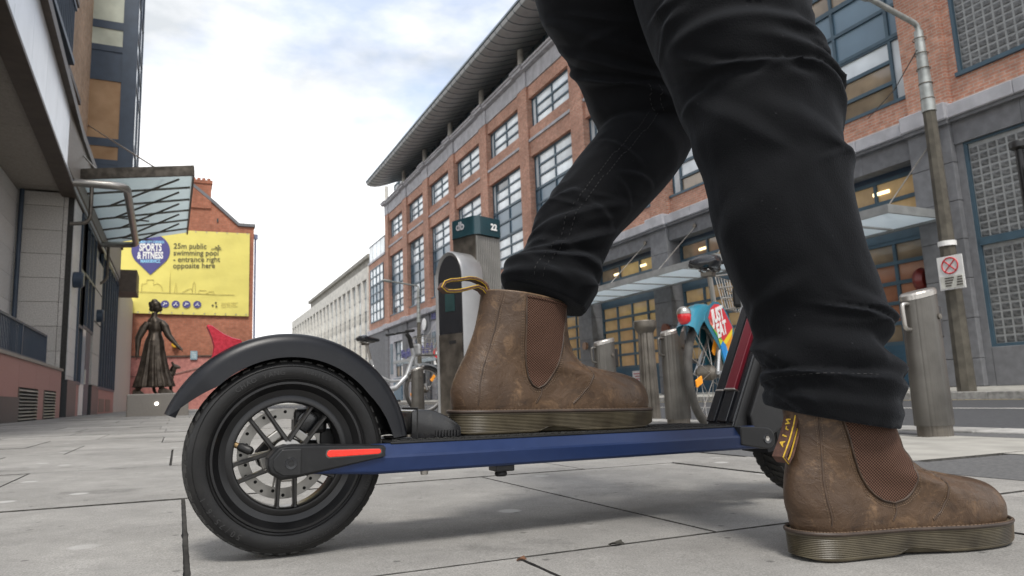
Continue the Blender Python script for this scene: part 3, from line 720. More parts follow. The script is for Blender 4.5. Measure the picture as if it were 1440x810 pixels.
# inner porch wall of light granite panels
yy = 3.0; k = 0
while yy < 19.4:
    zz = 1.0; r = 0
    while zz < 5.4:
        off = .0
        MB().box(-3.75, -3.6, yy+.004, min(yy+1.64, 19.49)-.004, zz+.004, min(zz+.585, 5.45)-.004).build('granite_panel', m_granite_lt, LB)
        zz += .585; r += 1
    yy += 1.65
MB().box(-3.9, -3.61, 3, 19.5, 0, 5.46).build('porch_wall', m_joint, LB)
# end wall: granite blocks facing down the street
zz = 5.10
rows = [5.46, 5.11, 4.51, 3.93, 3.35, 2.77, 2.19, 1.60, 1.02, .06]
for z1, z0 in zip(rows[:-1], rows[1:]):
    MB().box(-3.6, -2.665, 19.5, 20.2, z0+.004, z1-.004).build('granite_block', m_granite, LB, bevel=.006, bseg=1)
    MB().box(-2.655, -2.57, 19.54, 20.2, z0+.004, z1-.004).build('granite_block', m_granite, LB)
    MB().box(-2.565, -2.43, 19.62, 21.1, z0+.004, z1-.004).build('granite_block', m_granite_lt, LB)
MB().box(-3.6, -2.45, 19.56, 21.0, 0, 5.46).build('end_wall', m_joint, LB)
MB().tube([(-3.5, 19.42, .1), (-3.5, 19.42, 5.46)], .05, 10).build('downpipe', m_navy, LB, smooth=True)
# soffit panels, fascia panels and bronze trim
yy = 3.0
while yy < 19.2:
    y2 = min(yy+2.0, 19.4)
    b = MB(); a0, a1 = fx_(yy), fx_(y2)
    b.loft([[(-3.7, yy+.006, 5.47), (a0-.03, yy+.006, 5.47), (a0-.03, yy+.006, 5.55), (-3.7, yy+.006, 5.55)], [(-3.7, y2-.006, 5.47), (a1-.03, y2-.006, 5.47), (a1-.03, y2-.006, 5.55), (-3.7, y2-.006, 5.55)]])
    b.build('soffit_panel', m_granite_dk, LB)
    yy = y2 if y2 < 19.3 else 99
yy = 3.0
while yy < 33:
    y2 = min(yy+1.55, 33)
    b = MB(); a0, a1 = fx_(min(yy, 19.2)), fx_(min(y2, 19.2))
    b.loft([[(a0-.2, yy+.005, 5.43), (a0, yy+.005, 5.43), (a0, yy+.005, 6.80), (a0-.2, yy+.005, 6.80)], [(a1-.2, y2-.005, 5.43), (a1, y2-.005, 5.43), (a1, y2-.005, 6.80), (a1-.2, y2-.005, 6.80)]])
    b.build('fascia_panel', m_fascia, LB); yy = y2 if y2 < 32.9 else 99
b = MB()
for (z0, z1, o, mt, nm) in ((5.36, 5.43, .02, m_bronze_strip, 'fascia_edge'), (6.8, 7.02, .12, m_bronze_strip, 'bronze_trim')):
    b = MB(); 
    b.loft([[(fx_(y)-.3, y, z0), (fx_(y)+o, y, z0), (fx_(y)+o, y, z1), (fx_(y)-.3, y, z1)] for y in (3, 19.2)]+[[(fx_(19.2)-.3, 33, z0), (fx_(19.2)+o, 33, z0), (fx_(19.2)+o, 33, z1), (fx_(19.2)-.3, 33, z1)]])
    b.build(nm, mt, LB)
MB().box(-4.5, -2.35, 3, 33, 5.56, 6.9).build('floor_edge', m_granite_dk, LB)
# dark round column of the porch at the left edge of view
MB().lathe([(.19, 1.0), (.19, 5.47)], 20, (-2.86, 12.35, 0)).build('porch_column', m_navy, LB, smooth=True)
# low wall of red granite with louvres and railing
pl = MB()
for (a, c, z0, z1) in ((4, 14.0, .45, 1.08), (14.0, 18.6, .62, 1.08), (15.82, 16.45, .05, .62), (17.95, 18.6, .05, .62)):
    n = max(1, round((c-a)/1.5))
    for k in range(n):
        a_, c_ = a+(c-a)*k/n, a+(c-a)*(k+1)/n
        MB().box(-2.7, -2.4, a_+.003, c_-.003, z0+.002, z1).build('red_granite_panel', m_red_granite, LB)
MB().box(-2.7, -2.38, 4, 14.0, -.02, .449).build('grey_base', m_black_stone, LB)
MB().box(-2.75, -2.42, 4, 18.6, -.02, 1.05).build('low_wall', m_joint, LB)
MB().box(-3.0, -2.37, 4, 18.65, 1.08, 1.13).build('coping', m_granite_dk, LB)
for (a, c) in ((14.02, 15.80), (16.47, 17.93)):
    MB().box(-2.415, -2.39, a, a+.05, .05, .61).build('louvre_frame', m_steel_dk, LB); MB().box(-2.415, -2.39, c-.05, c, .05, .61).build('louvre_frame', m_steel_dk, LB)
    for k in range(9):
        z = .07+k*.06
        MB().obox((-2.40, (a+c)/2, z+.02), (.022, 0, -.014), (0, (c-a)/2-.055, 0), (.003, 0, .005)).build('louvre_slat', m_steel, LB)
rl = MB(); rl.box(-2.53, -2.49, 4, 17.1, 1.72, 1.76); rl.box(-2.53, -2.49, 4, 17.1, 1.17, 1.20)
for y in (6, 9, 12.2, 14.6, 17.07): rl.box(-2.535, -2.485, y-.03, y+.03, 1.1, 1.75)
rr_ = rl.build('railing', m_navy, LB)
bme = MB().box(-.008, .008, -.008, .008, 0, .53).mesh('railing_bar', m_navy)
y = 6.1
while y < 17.05:
    link_mesh('railing_bar', bme, rr_, Vector((-2.51, y, 1.19))-org(LB)); y += .115
# shopfront beyond the porch: bases, door, glazing
MB().box(-2.7, -2.36, 19.3, 20.9, -.05, .92).build('black_base', m_black_stone, LB)
MB().box(-2.7, -2.41, 20.95, 21.85, -.05, .86).build('red_granite_panel', m_red_granite, LB)
def lglass(y0, y1, z0, z1, ny, nz, mat, name='shop_window'):
    f = MB()
    for k in range(ny+1):
        y = y0+(y1-y0)*k/ny; f.box(-2.47, -2.38, y-.04, y+.04, z0, z1)
    for k in range(nz+1):
        z = z0+(z1-z0)*k/nz; f.box(-2.465, -2.385, y0, y1, z-.04, z+.04)
    w = f.build(name, m_navy, LB)
    for i in range(ny):
        for j in range(nz):
            MB().box(-2.44, -2.43, y0+(y1-y0)*i/ny+.04, y0+(y1-y0)*(i+1)/ny-.04, z0+(z1-z0)*j/nz+.04, z0+(z1-z0)*(j+1)/nz-.04).build('pane', mat, w)
m_lglass = M('street_reflecting_glass', (.09, .09, .085), .04, vs=1, var=.2, spec=1.0)
lglass(20.95, 21.85, .9, 5.3, 1, 3, m_lglass); lglass(21.85, 24.3, 2.45, 5.3, 3, 2, m_lglass)
dr = MB().box(-2.46, -2.40, 21.95, 22.75, .06, 2.4).build('door', m_white, LB)
MB().box(-2.395, -2.39, 22.08, 22.62, .9, 2.2).build('door_pane', m_frost, dr); MB().box(-2.39, -2.35, 22.66, 22.70, .9, 1.3).build('handle', m_steel, dr)
MB().box(-2.46, -2.40, 22.85, 23.9, .06, 2.4).build('door', m_navy, LB)
MB().box(-2.7, -2.36, 24.4, 26.4, -.05, .92).build('black_base', m_black_stone, LB)
for z0 in (.94, 1.9, 2.9, 3.9): MB().box(-2.7, -2.39, 24.4, 26.4, z0, z0+.95).build('granite_block', m_granite, LB, bevel=.006, bseg=1)
MB().box(-2.7, -2.41, 26.4, 33, -.05, .86).build('red_granite_panel', m_red_granite, LB)
MB().box(-2.412, -2.40, 27.2, 29.0, .1, .55).build('louvre_frame', m_steel_dk, LB); MB().box(-2.412, -2.40, 29.6, 31.5, .1, .55).build('louvre_frame', m_steel_dk, LB)
lglass(26.45, 32.9, .9, 5.3, 7, 1, m_lglass)
MB().box(-6, -2.5, 21, 33, 0, 5.5).build('inner_wall', m_navy, LB)
MB().box(-2.5, -1.75, 33.2, 35.0, 5.05, 6.0).build('projecting_box', m_bronze_strip, LB)
MB().box(-6, -2.5, 33, 44.9, 0, 6.2).build('rear_block', m_granite, LB)
# upper brick storeys, balcony, navy bay window
MB().box(-6, -3.0, 6, 31, 6.95, 18).build('brick_wall', m_brick_tan, LB)
MB().box(-3.01, -2.93, 6, 31, 6.95, 7.3).build('brick_base', m_concrete_dk, LB)
bc = MB(); bc.box(-3.0, -2.28, 12.6, 17.1, 7.72, 7.84); bc.box(-2.34, -2.28, 12.6, 17.1, 9.0, 9.08); bc.box(-2.99, -2.34, 17.04, 17.1, 9.0, 9.08)
bo = bc.build('balcony', m_navy, LB)
y = 12.7
while y < 17.1:
    MB().box(-2.325, -2.295, y-.012, y+.012, 7.84, 9.0).build('balcony_bar', m_navy, bo); y += .22
for k in range(4): MB().box(-2.85+k*.17, -2.83+k*.17, 17.05, 17.08, 7.84, 9.0).build('balcony_bar', m_navy, bo)
MB().box(-3.05, -2.9, 18.3, 19.6, 7.6, 10.4).build('window_surround', m_navy, LB); MB().box(-3.02, -2.86, 18.45, 19.45, 7.75, 10.3).build('upper_pane', m_glass, LB)
MB().box(-3.0, -2.62, 17.6, 20.0, 10.6, 10.75).build('sill_canopy', m_bronze_strip, LB)
MB().box(-3.0, -2.80, 20.2, 22.6, 8.95, 9.1).build('sill_canopy', m_bronze_strip, LB)
BX0, BX1, BY = -3.1, -1.66, 26.0
MB().box(BX0, BX1-.02, BY+.05, BY+3.2, 7.9, 18).build('bay_core', m_navy, LB)
bf = MB(); bf.box(BX1-.42, BX1, BY-.05, BY+.049, 7.9, 18)
for z0, z1 in ((13.14, 13.42), (12.32, 12.53), (11.25, 11.48), (8.92, 9.2), (8.28, 8.46), (15.6, 15.85), (14.75, 14.95)): bf.box(BX0, BX1-.42, BY-.04, BY+.048, z0, z1)
bf.box(BX0, BX1-.42, BY-.03, BY+.047, 7.9, 8.28)
bwf = bf.build('bay_window', m_navy, LB)
m_cream = M('cream_curtain_glass', (.50, .53, .44), .15, vs=1.2, var=.15, spec=.6)
m_tanglass = M('tan_blind_glass', (.28, .17, .09), .12, col2=(.44, .29, .17), vs=1.0, spec=.6)
for z0, z1, mt, nm in ((13.42, 14.75, m_cream, 'pane'), (12.53, 13.14, m_cream, 'pane'), (11.48, 12.32, m_navy, 'spandrel_panel'), (9.2, 11.25, m_tanglass, 'pane'), (8.46, 8.92, m_tanglass, 'pane'), (14.95, 15.6, m_navy, 'spandrel_panel'), (15.85, 17.6, m_cream, 'pane')):
    MB().box(BX0, BX1-.42, BY-.01, BY+.03, z0, z1).build(nm, mt, bwf)
sf = MB()
for z in (7.95, 9.1, 11.4, 12.45, 13.3, 14.8): sf.box(BX1-.02, BX1+.03, BY, BY+3.2, z-.06, z+.06)
for y in (BY+.03, BY+1.6, BY+3.15): sf.box(BX1-.02, BX1+.035, y-.06, y+.06, 7.9, 18)
sw = sf.build('bay_side_frame', m_navy, LB)
for z0, z1 in ((8.0, 9.05), (9.15, 11.35), (11.45, 12.4), (12.5, 13.25), (13.35, 14.75)):
    for y0 in (BY+.1, BY+1.67): MB().box(BX1-.01, BX1+.0, y0, y0+1.42, z0, z1).build('pane', m_glass, sw)
# glass entrance canopy, bent steel tube, tie cable, wall lamps
cn = MB(); ZI, ZO = 5.92, 6.08
def cz(x): return ZI+(ZO-ZI)*(x+2.4)/2.6
cp = MB(); cp.add([(-2.38, 19.6, cz(-2.38)), (.17, 18.95, cz(.17)), (.1, 25.8, cz(.1)), (-2.4, 27.6, cz(-2.4))], [(0, 1, 2, 3)])
cp.add([(-2.38, 19.6, cz(-2.38)+.02), (.17, 18.95, cz(.17)+.02), (.1, 25.8, cz(.1)+.02), (-2.4, 27.6, cz(-2.4)+.02)], [(0, 3, 2, 1)])
cp.f += [(0, 1, 5, 4), (1, 2, 6, 5), (2, 3, 7, 6), (3, 0, 4, 7)]
cg = cp.build('canopy_glass', m_canopy_glass, LB)
MB().bar((-2.4, 19.58, cz(-2.4)+.06), (.2, 18.93, cz(.2)+.06), .08, .26).build('canopy_edge', m_steel_dk, cg)
MB().bar((.19, 18.95, cz(.19)+.0), (.11, 25.9, cz(.11)+.0), .05, .1).build('canopy_edge', m_steel_dk, cg)
for k in range(1, 6):
    t = k/5.6
    MB().bar((-2.36, 19.6+8*t, cz(-2.36)-.03), (.12, 18.95+6.85*t, cz(.12)-.03), .045, .05).build('glazing_bar', m_steel_dk, cg)
for k in range(5):
    t = (k+.25)/5.6; t2 = (k+.95)/5.6
    ya, yb = 19.6+8*t2, 19.2+7.2*t
    MB().tube([(-.15, 19.0+6.9*t, cz(-.15)-.07), (-1.75, 19.4+7.6*t2, cz(-1.75)-.42)], .028, 8).build('strut', m_steel_dk, cg, smooth=True)
    if k % 2: MB().tube([(-1.75, 19.4+7.6*t2, cz(-1.75)-.42), (-.95, 19.3+7.4*(t2+.12), cz(-.95)-.35)], .022, 8).build('strut', m_steel_dk, cg, smooth=True)
def arc(path, r, n=6):
    P = [Vector(p) for p in path]; out = [P[0]]
    for i in range(1, len(P)-1):
        a, b_, c = P[i-1], P[i], P[i+1]; d1 = (a-b_).normalized(); d2 = (c-b_).normalized()
        p0, p1 = b_+d1*r, b_+d2*r
        for k in range(n+1):
            t = k/n; out.append(p0*(1-t)**2+b_*2*t*(1-t)+p1*t*t)
    return out+[P[-1]]
MB().tube(arc([(-2.38, 18.66, 5.5), (-1.28, 18.66, 5.5), (-1.4, 25.55, 5.5), (-2.4, 25.7, 5.5)], .35), .095, 14).build('bent_tube', m_steel, LB, smooth=True)
MB().tube(arc([(-2.0, 18.66, 5.5), (-2.0, 18.66, 4.55), (-2.4, 18.66, 4.5)], .2), .045, 10).build('tube_bracket', m_steel_dk, LB, smooth=True)
MB().tube(arc([(-2.2, 25.68, 5.5), (-2.2, 25.68, 4.3), (-2.42, 25.68, 4.2)], .2), .045, 10).build('tube_bracket', m_steel_dk, LB, smooth=True)
MB().tube([(-2.98, 26.0, 9.6), (-.54, 19.5, 6.2)], .02, 6).build('tie_cable', m_steel, LB)
MB().tube([(-2.9, 20.5, 7.3), (-2.0, 19.5, 6.1)], .02, 6).build('tie_cable', m_steel, LB)
for y, z in ((19.9, 3.38), (25.2, 3.1)):
    MB().lathe([(0, 0), (.17, 0), (.2, .03), (.2, .2), (.16, .24), (0, .24)], 20, (-2.44, y, z), 'x').build('wall_lamp', m_navy, LB, smooth=True)
# ================================================================== RED BRICK GABLE HOUSE at the end of the street
RH = thing('gable_house', (0, 45, 0), 'old red brick gable building with chimney and pink painted base behind the statue', 'building')
MB().prism([(-9, 3.07), (3.95, 3.07), (3.95, 11.0), (3.05, 11.0), (1.62, 12.3), (.3, 13.4), (-1.2, 12.2), (-9, 12.2)], 45.0, 60, 'xz').build('brick_wall', m_brick_dark, RH)
MB().prism([(-9, -.1), (3.95, -.1), (3.95, 3.065), (-9, 3.065)], 44.97, 60, 'xz').build('painted_base', m_pink, RH)
MB().prism([(3.05, 11.02), (4.02, 11.02), (4.02, 11.2), (3.1, 11.2), (1.68, 12.5), (.3, 13.62), (.3, 13.42), (1.62, 12.32)], 44.9, 60, 'xz').build('coping', m_grey_stone, RH)
MB().box(.35, 1.46, 44.92, 46.4, 12.0, 13.55).build('chimney', m_brick_dark, RH)
ch = MB().box(.3, 1.52, 44.86, 46.5, 13.55, 13.75).build('chimney_cap', m_brick_dark, RH)
for k in range(4): MB().lathe([(.10, 13.75), (.12, 13.8), (.09, 14.02), (.11, 14.06)], 10, (.48+.28*k, 45.6, 0)).build('chimney_pot', m_brick_dark, ch)
MB().tube([(4.06, 45.2, 0), (4.06, 45.2, 10.6)], .06, 10).build('drainpipe', M('blue_grey_pipe', (.18, .20, .30), .5), RH, smooth=True)
MB().box(3.97, 4.2, 45.1, 45.3, 10.3, 10.6).build('gutter_head', M('blue_grey_hopper', (.16, .18, .28), .5), RH)
MB().box(-9, 3.94, 44.9, 44.97, 3.02, 3.10).build('cable_tray', m_bronze_strip, RH)
MB().tube([(-3.2, 44.93, 2.0), (-1.0, 44.93, 1.85), (1.0, 44.93, 2.35), (3.9, 44.93, 2.5)], .02, 6).build('wall_cable', m_bronze_strip, RH)
for x, z in ((1.85, 11.3),): MB().box(x-.04, x+.04, 44.94, 44.99, z-.12, z+.12).build('wall_tie', m_black_stone, RH)
tag(MB().lathe([(0, 0), (.15, 0), (.19, .1), (.15, .2), (0, .22)], 16, (-.28, 44.72, 3.72), 'y').build('yellow_lamp', M('yellow_fitting', (.75, .42, .02), .4)), 'small yellow fitting on the brick wall behind the statue', 'lamp')
sg = MB().box(.55, .92, 44.88, 44.96, 2.85, 3.35).build('wall_sign', M('blue_grey_sign', (.24, .36, .42), .5)); tag(sg, 'small blue grey plate on the pink wall right of the statue', 'sign')
for k in range(4): MB().box(.62, .85, 44.872, 44.879, 2.93+.1*k, 2.97+.1*k).build('print_line', M('sign_print', (.55, .6, .6), .5), sg)
# bollard lights near the pink wall
for i, (x, y, lb) in enumerate(((-2.75, 40.0, 'low pale post before the pink wall, left of the statue plinth'),)):
    MBp = MB().lathe([(.07, 0), (.07, .75), (.05, .85), (0, .87)], 12, (x, y, 0)).build('low_post', m_white, None, smooth=True); tag(MBp, lb, 'post')
# ---- banner
BN = thing('banner', (0, 44.9, 5.5), 'large yellow vinyl swimming pool banner with indigo pin logo on the brick gable', 'banner')
nx, nz = 60, 40; bm_ = MB()
def by(x, z): return 44.87+.004*math.sin(x*3.1+z*1.3)+.004*math.sin(x*1.7-z*4.2)+.005*mnoise.noise(Vector((x*.8, z*2.2, 0)))
for j in range(nz+1):
    for i in range(nx+1):
        x = -3.55+7.25*i/nx; z = (5.56+(-.14)*i/nx)+(4.95+.2*i/nx)*j/nz
        bm_.v.append((x, by(x, z), z))
for j in range(nz):
    for i in range(nx): a = j*(nx+1)+i; bm_.f.append((a, a+1, a+nx+2, a+nx+1))
bm_.build('vinyl_sheet', m_yellow, BN, smooth=True)
# faint fold lines of the sheet hold its eyelets
for i in range(13):
    for z in (5.62, 10.42):
        MB().lathe([(.02, 0), (.045, -.006), (.045, 0)], 8, (-3.4+i*.58, 44.845, z-(.10 if z < 6 else -.12)*i/12), 'y').build('eyelet', m_steel, BN)
pin = []
for k in range(41):
    a = R(225)-R(270)*k/40
    pin.append((-1.70+1.0*math.cos(a), 9.22+1.0*math.sin(a)))
pin.append((-1.68, 7.78))
MB().prism(pin, 44.835, 44.850, 'xz').build('pin_logo', m_banner_blue, BN)
kw = dict(extrude=.003)
YT = 44.828
def bt(s, x, z, size, mat, al='CENTER', yy=44.84, **k): return text('banner_text', s, size, mat, BN, (x, yy, z), (1, 0, .045), (0, 0, 1), align=al, **k)
bt('DUBLIN CITY COUNCIL', -1.72, 9.66, .19, m_banner_lb, yy=YT, sx_=.70, offset=.008)
bt('SPORTS', -1.72, 9.20, .60, m_white, yy=YT, sx_=.56, offset=.022)
bt('& FITNESS', -1.72, 8.74, .56, m_white, yy=YT, sx_=.54, offset=.022)
bt('MARKIEVICZ', -1.70, 8.50, .25, m_banner_lb, yy=YT, sx_=.72, offset=.010)
for s, z in (('25m public', 9.40), ('swimming pool', 8.99), ('- entrance right', 8.60), ('opposite here', 8.22)):
    bt(s, -.52, z, .46, m_banner_dk, 'LEFT', sx_=.88, offset=.004)
for k, x in enumerate((-.87, -.31, .26, .84)):
    c_ = MB().lathe([(0, 0), (.215, 0), (.215, .006), (0, .006)], 28, (x, 44.828, 6.09), 'y').build('icon_disc', m_banner_blue, BN)
    g_ = MB()
    g_.tube([(x-.10, 44.822, 6.0), (x-.01, 44.822, 6.1), (x+.1, 44.822, 6.0 if k % 2 else 6.12)], .028, 6); g_.tube([(x-.01, 44.822, 6.1), (x+.05 if k % 2 else x-.05, 44.822, 6.18)], .03, 6)
    g_.build('icon_figure', m_white, c_)
for x, z in ((1.68, 6.05), (1.85, 6.21), (1.88, 6.0)): MB().box(x-.05, x+.05, 44.826, 44.832, z-.05, z+.05).build('logo_dot', m_banner_dk, BN)
for k, s in enumerate(('Comhairle Cathrach', 'Bhaile Átha Cliath', 'Dublin City Council')):
    bt(s, 2.14, 6.15-.11*k, .115, m_banner_faint, 'LEFT')
swm = MB().tube([(1.52, 44.826, 9.46), (1.7, 44.826, 9.52), (1.9, 44.826, 9.47), (2.1, 44.826, 9.50)], .018, 6); swm.tube([(1.75, 44.826, 9.62), (1.9, 44.826, 9.54), (2.05, 44.826, 9.6)], .025, 6)
swm.lathe([(0, 0), (.05, 0)], 10, (1.93, 44.826, 9.68), 'y'); swm.build('swimmer_mark', m_banner_dk, BN)
skl = MB()
def skl_line(pts): skl.tube([(x, 44.835, z) for x, z in pts], .012, 5)
skl_line([(-2.8, 6.79), (2.88, 6.71)])
skl_line([(-2.1, 6.76), (-2.1, 7.25), (-1.85, 7.28), (-1.85, 7.5), (-1.5, 7.5), (-1.5, 7.2), (-1.3, 7.3), (-1.1, 7.15), (-1.0, 6.85)])
skl_line([(-.66, 6.78), (-.645, 8.1), (-.63, 6.78)]); skl_line([(-.4, 6.78), (-.33, 7.4), (-.26, 6.78)])
skl_line([(.0, 6.76), (.3, 6.98), (.5, 7.05), (.55, 6.78)]); skl_line([(.55, 6.78), (.58, 7.3), (.64, 7.45), (.7, 7.3), (.73, 6.78)])
skl_line([(.9, 6.74), (.92, 6.95), (1.3, 6.95), (1.32, 6.75), (1.5, 6.9), (1.7, 6.9), (1.72, 6.72)])
skl.build('skyline_print', m_banner_faint, BN)
# ================================================================== STATUE
ST = thing('statue', (-.52, 17.5, .48), 'dark bronze statue of a woman in blouse and long skirt striding on the plinth', 'statue')
PLI = thing('plinth', (-.42, 17.6, 0), 'low grey granite plinth under the bronze woman', 'plinth')
MB().box(-1.0, .2, 17.05, 18.15, gz(-.4)-.05, .49).build('plinth_block', m_plinth, PLI, bevel=.02)
MB().lathe([(0, -.02), (.035, -.012), (.03, 0)], 12, (-.43, 17.045, .27), 'y').build('plinth_light', M('plinth_lamp', (.9, .9, .85), .3, emit=(1, .97, .9), es=3), PLI)
def remesh(mb, name, mat, parent, voxel, off=None, smooth_it=3):
    me = mb.mesh(name+'_raw', None, off if off is not None else org(parent))
    o = bpy.data.objects.new('tmp', me); COL.objects.link(o)
    md = o.modifiers.new('r', 'REMESH'); md.mode = 'VOXEL'; md.voxel_size = voxel; md.use_smooth_shade = True
    ms = o.modifiers.new('s', 'SMOOTH'); ms.iterations = smooth_it; ms.factor = .5
    bpy.context.view_layer.update()
    m2 = bpy.data.meshes.new_from_object(o.evaluated_get(bpy.context.evaluated_depsgraph_get()))
    bpy.data.objects.remove(o); m2.name = name; m2.materials.clear(); m2.materials.append(mat)
    for p_ in m2.polygons: p_.use_smooth = True
    ob = bpy.data.objects.new(name, m2); COL.objects.link(ob)
    if parent is not None: ob.parent = parent
    return ob
def ell(c, rx, ry, z, n=48, f=None, rot=0.):
    out = []
    for k in range(n):
        a = 2*math.pi*k/n; q = f(a) if f else 1
        x, y = rx*math.cos(a)*q, ry*math.sin(a)*q
        out.append((c[0]+x*math.cos(rot)-y*math.sin(rot), c[1]+x*math.sin(rot)+y*math.cos(rot), z))
    return out
sbm = MB(); cx_, cy_ = -.52, 17.5
# skirt with pleats, hem swinging back
rings = []
for z, cxo, rx, ry, pl_ in ((1.86, .0, .125, .10, 0), (1.80, .0, .14, .115, .01), (1.66, -.005, .19, .17, .03), (1.45, -.01, .215, .19, .06), (1.2, -.005, .26, .23, .08), (.95, .0, .31, .265, .10), (.75, .01, .375, .31, .10), (.64, .015, .40, .33, .11), (.635, .015, .36, .29, .11)):
    rings.append(ell((cx_+cxo, cy_), rx, ry, z, 96, lambda a, p=pl_: 1+p*math.sin(a*11+math.sin(a*3)*1.2)*.7+p*.4*math.sin(a*23)))
sbm.loft(rings)
rings = []
for z, xo, rx, ry in ((1.84, 0, .125, .1), (1.92, .01, .15, .12), (2.0, .015, .165, .125), (2.08, .01, .175, .12), (2.13, .0, .155, .10), (2.17, -.02, .10, .08), (2.2, -.03, .065, .06), (2.30, -.02, .055, .055)):
    rings.append(ell((cx_+xo, cy_), rx, ry, z, 48, lambda a: 1+.04*math.sin(a*7)))
sbm.loft(rings)
def ball(c, rx, ry, rz, n=20):
    rg = []
    for i in range(1, n):
        a = -math.pi/2+math.pi*i/n
        rg.append(ell((c[0], c[1]), rx*math.cos(a), ry*math.cos(a), c[2]+rz*math.sin(a), 24))
    sbm.loft(rg)
hx = cx_+.02
ball((hx, cy_, 2.42), .095, .085, .125); ball((hx+.07, cy_-.01, 2.375), .045, .05, .06); ball((hx+.10, cy_-.01, 2.41), .022, .015, .03)
ball((hx-.025, cy_, 2.485), .105, .10, .085); ball((hx-.09, cy_, 2.46), .075, .085, .085); ball((hx-.05, cy_, 2.56), .065, .065, .05); ball((hx-.125, cy_, 2.50), .05, .05, .05); ball((hx-.1, cy_+.02, 2.38), .06, .08, .06)
for sh, el_, ha, w in (((-.66, 17.45, 2.06), (-.84, 17.42, 1.72), (-.85, 17.4, 1.42), 1), ((-.40, 17.45, 2.08), (-.24, 17.38, 1.76), (-.06, 17.32, 1.54), -1)):
    sh, el_, ha = Vector(sh), Vector(el_), Vector(ha)
    pts = [sh, sh.lerp(el_, .35)+Vector((-.02*w, 0, 0)), el_, el_.lerp(ha, .6), ha]
    sbm.tube(pts, [.075, .088, .07, .052, .038], 14)
    d = (ha-el_).normalized()
    sbm.tube([ha, ha+d*.07, ha+d*.12], [.04, .042, .028], 10)
    for q in range(4):
        o_ = Vector((.0, -.024+.016*q, 0)); sbm.tube([ha+d*.09+o_, ha+d*.15+o_, ha+d*(.185-.008*abs(q-1))+o_+Vector((.01*-w, 0, -.01))], [.012, .011, .009], 6)
    sbm.tube([ha+d*.03, ha+d*.08+Vector((.035, -.02, 0)), ha+d*.12+Vector((.045, -.02, 0))], [.014, .012, .009], 6)
# shoes
for x0, x1, y in ((-.92, -.70, 17.56), (-.42, -.10, 17.40)):
    sbm.loft([[(x0+(x1-x0)*t, y-.05*w, .485), (x0+(x1-x0)*t, y+.05*w, .485), (x0+(x1-x0)*t, y+.045*w, .485+h_), (x0+(x1-x0)*t, y-.045*w, .485+h_)] for t, w, h_ in ((0, .7, .09), (.3, 1, .14), (.6, 1.1, .10), (.85, 1, .06), (1, .4, .03))])
sbm.tube([(-.82, 17.54, .58), (-.72, 17.52, .80)], [.05, .07], 10); sbm.tube([(-.33, 17.42, .56), (-.42, 17.44, .80)], [.05, .07], 10)
remesh(sbm, 'figure', m_bronze, ST, .012, smooth_it=2)
# small dog at her side
DG = thing('dog_statue', (-.05, 17.75, .49), 'small bronze dog standing behind the skirt of the statue', 'statue')
dgm = MB()
dgm.tube([(-.40, 17.8, .86), (-.25, 17.8, .88), (-.10, 17.8, .90), (.0, 17.78, .97)], [.08, .11, .115, .075], 14)
dgm.tube([(-.02, 17.78, .95), (.0, 17.76, 1.05), (.03, 17.75, 1.10), (.10, 17.73, 1.08), (.15, 17.72, 1.065)], [.07, .07, .065, .04, .025], 12)
for y in (17.72, 17.83): dgm.tube([(.0, y, 1.13), (-.03, y, 1.20), (-.05, y, 1.18)], [.03, .025, .012], 8)
for x, y in ((-.03, 17.75), (-.05, 17.86), (-.36, 17.75), (-.38, 17.86)):
    bx = 0 if x > -.2 else -.03
    dgm.tube([(x, y, .87), (x+bx, y, .68), (x, y, .55), (x+.04, y, .50)], [.05, .035, .026, .025], 8)
dgm.tube([(-.45, 17.8, .9), (-.53, 17.8, 1.0), (-.5, 17.8, 1.08)], [.03, .02, .012], 8)
dgm.v = [(v[0]-.13, v[1]+.05, v[2]) for v in dgm.v]
remesh(dgm, 'figure', m_bronze, DG, .012)

# ================================================================== BIKE STATION
m_dock = M('grey_dock_metal', (.115, .108, .097), .42, metal=.55, vs=9, var=.16, rvar=.1)
def dock(x, y, label, handle=False, h_=.63):
    D = thing('dock_post', (x, y, gz(x)), label, 'post', 'bicycle docking posts along the kerb')
    n = 72; rg = []
    def ring(z, s, slant=0):
        out = []
        for k in range(n):
            a = 2*math.pi*k/n; fl = 1-.035*(.5+.5*math.cos(a*24)) if abs(math.sin(a)) > .45 else .985
            px, py = .088*math.cos(a)*fl*s, .068*math.sin(a)*fl*s
            out.append((px, py, z+slant*px))
        return out
    MB().loft([ring(.045, 1.02), ring(.05, 1.03), ring(.3, 1.0), ring(h_-.03, .97, .22)]).build('post', m_dock, D, True, smooth=25)
    MB().loft([ring(-.02, .92), ring(.047, .92)]).build('foot', m_steel_dk, D, True)
    MB().loft([ring(h_-.028, .985, .22), ring(h_-.008, .985, .22), ring(h_, .90, .22)]).build('top_plate', m_steel, D, True, smooth=25)
    MB().box(.075, .105, -.03, .03, h_-.21, h_-.07).build('lock_slot', m_black_plastic, D, True, bevel=.006)
    MB().tube(arc([(-.07, -.005, h_-.06), (-.122, -.005, h_-.06), (-.118, -.005, h_-.17), (-.06, -.005, h_-.175)], .02), .009, 10).build('locking_loop', m_steel if h_ > .62 and x < 2.948 and y < 3 else m_dock, D, True, smooth=True)
    MB().lathe([(0, -.004), (.012, -.003), (.012, .003)], 10, (.03, -.067, h_-.12), 'y').build('bolt', m_steel_dk, D, True)
    return D
dock(2.945, 1.99, 'steel docking post with locking loop, nearest the camera, beyond the front boot')
dock(2.95, 3.72, 'docking post right behind the colourful rear wheel of the bicycle')
dock(2.95, 4.55, 'docking post just above the toe of the boot on the deck')
dock(2.85, 8.95, 'docking post in front of the grey bicycle behind the scooter mudguard')
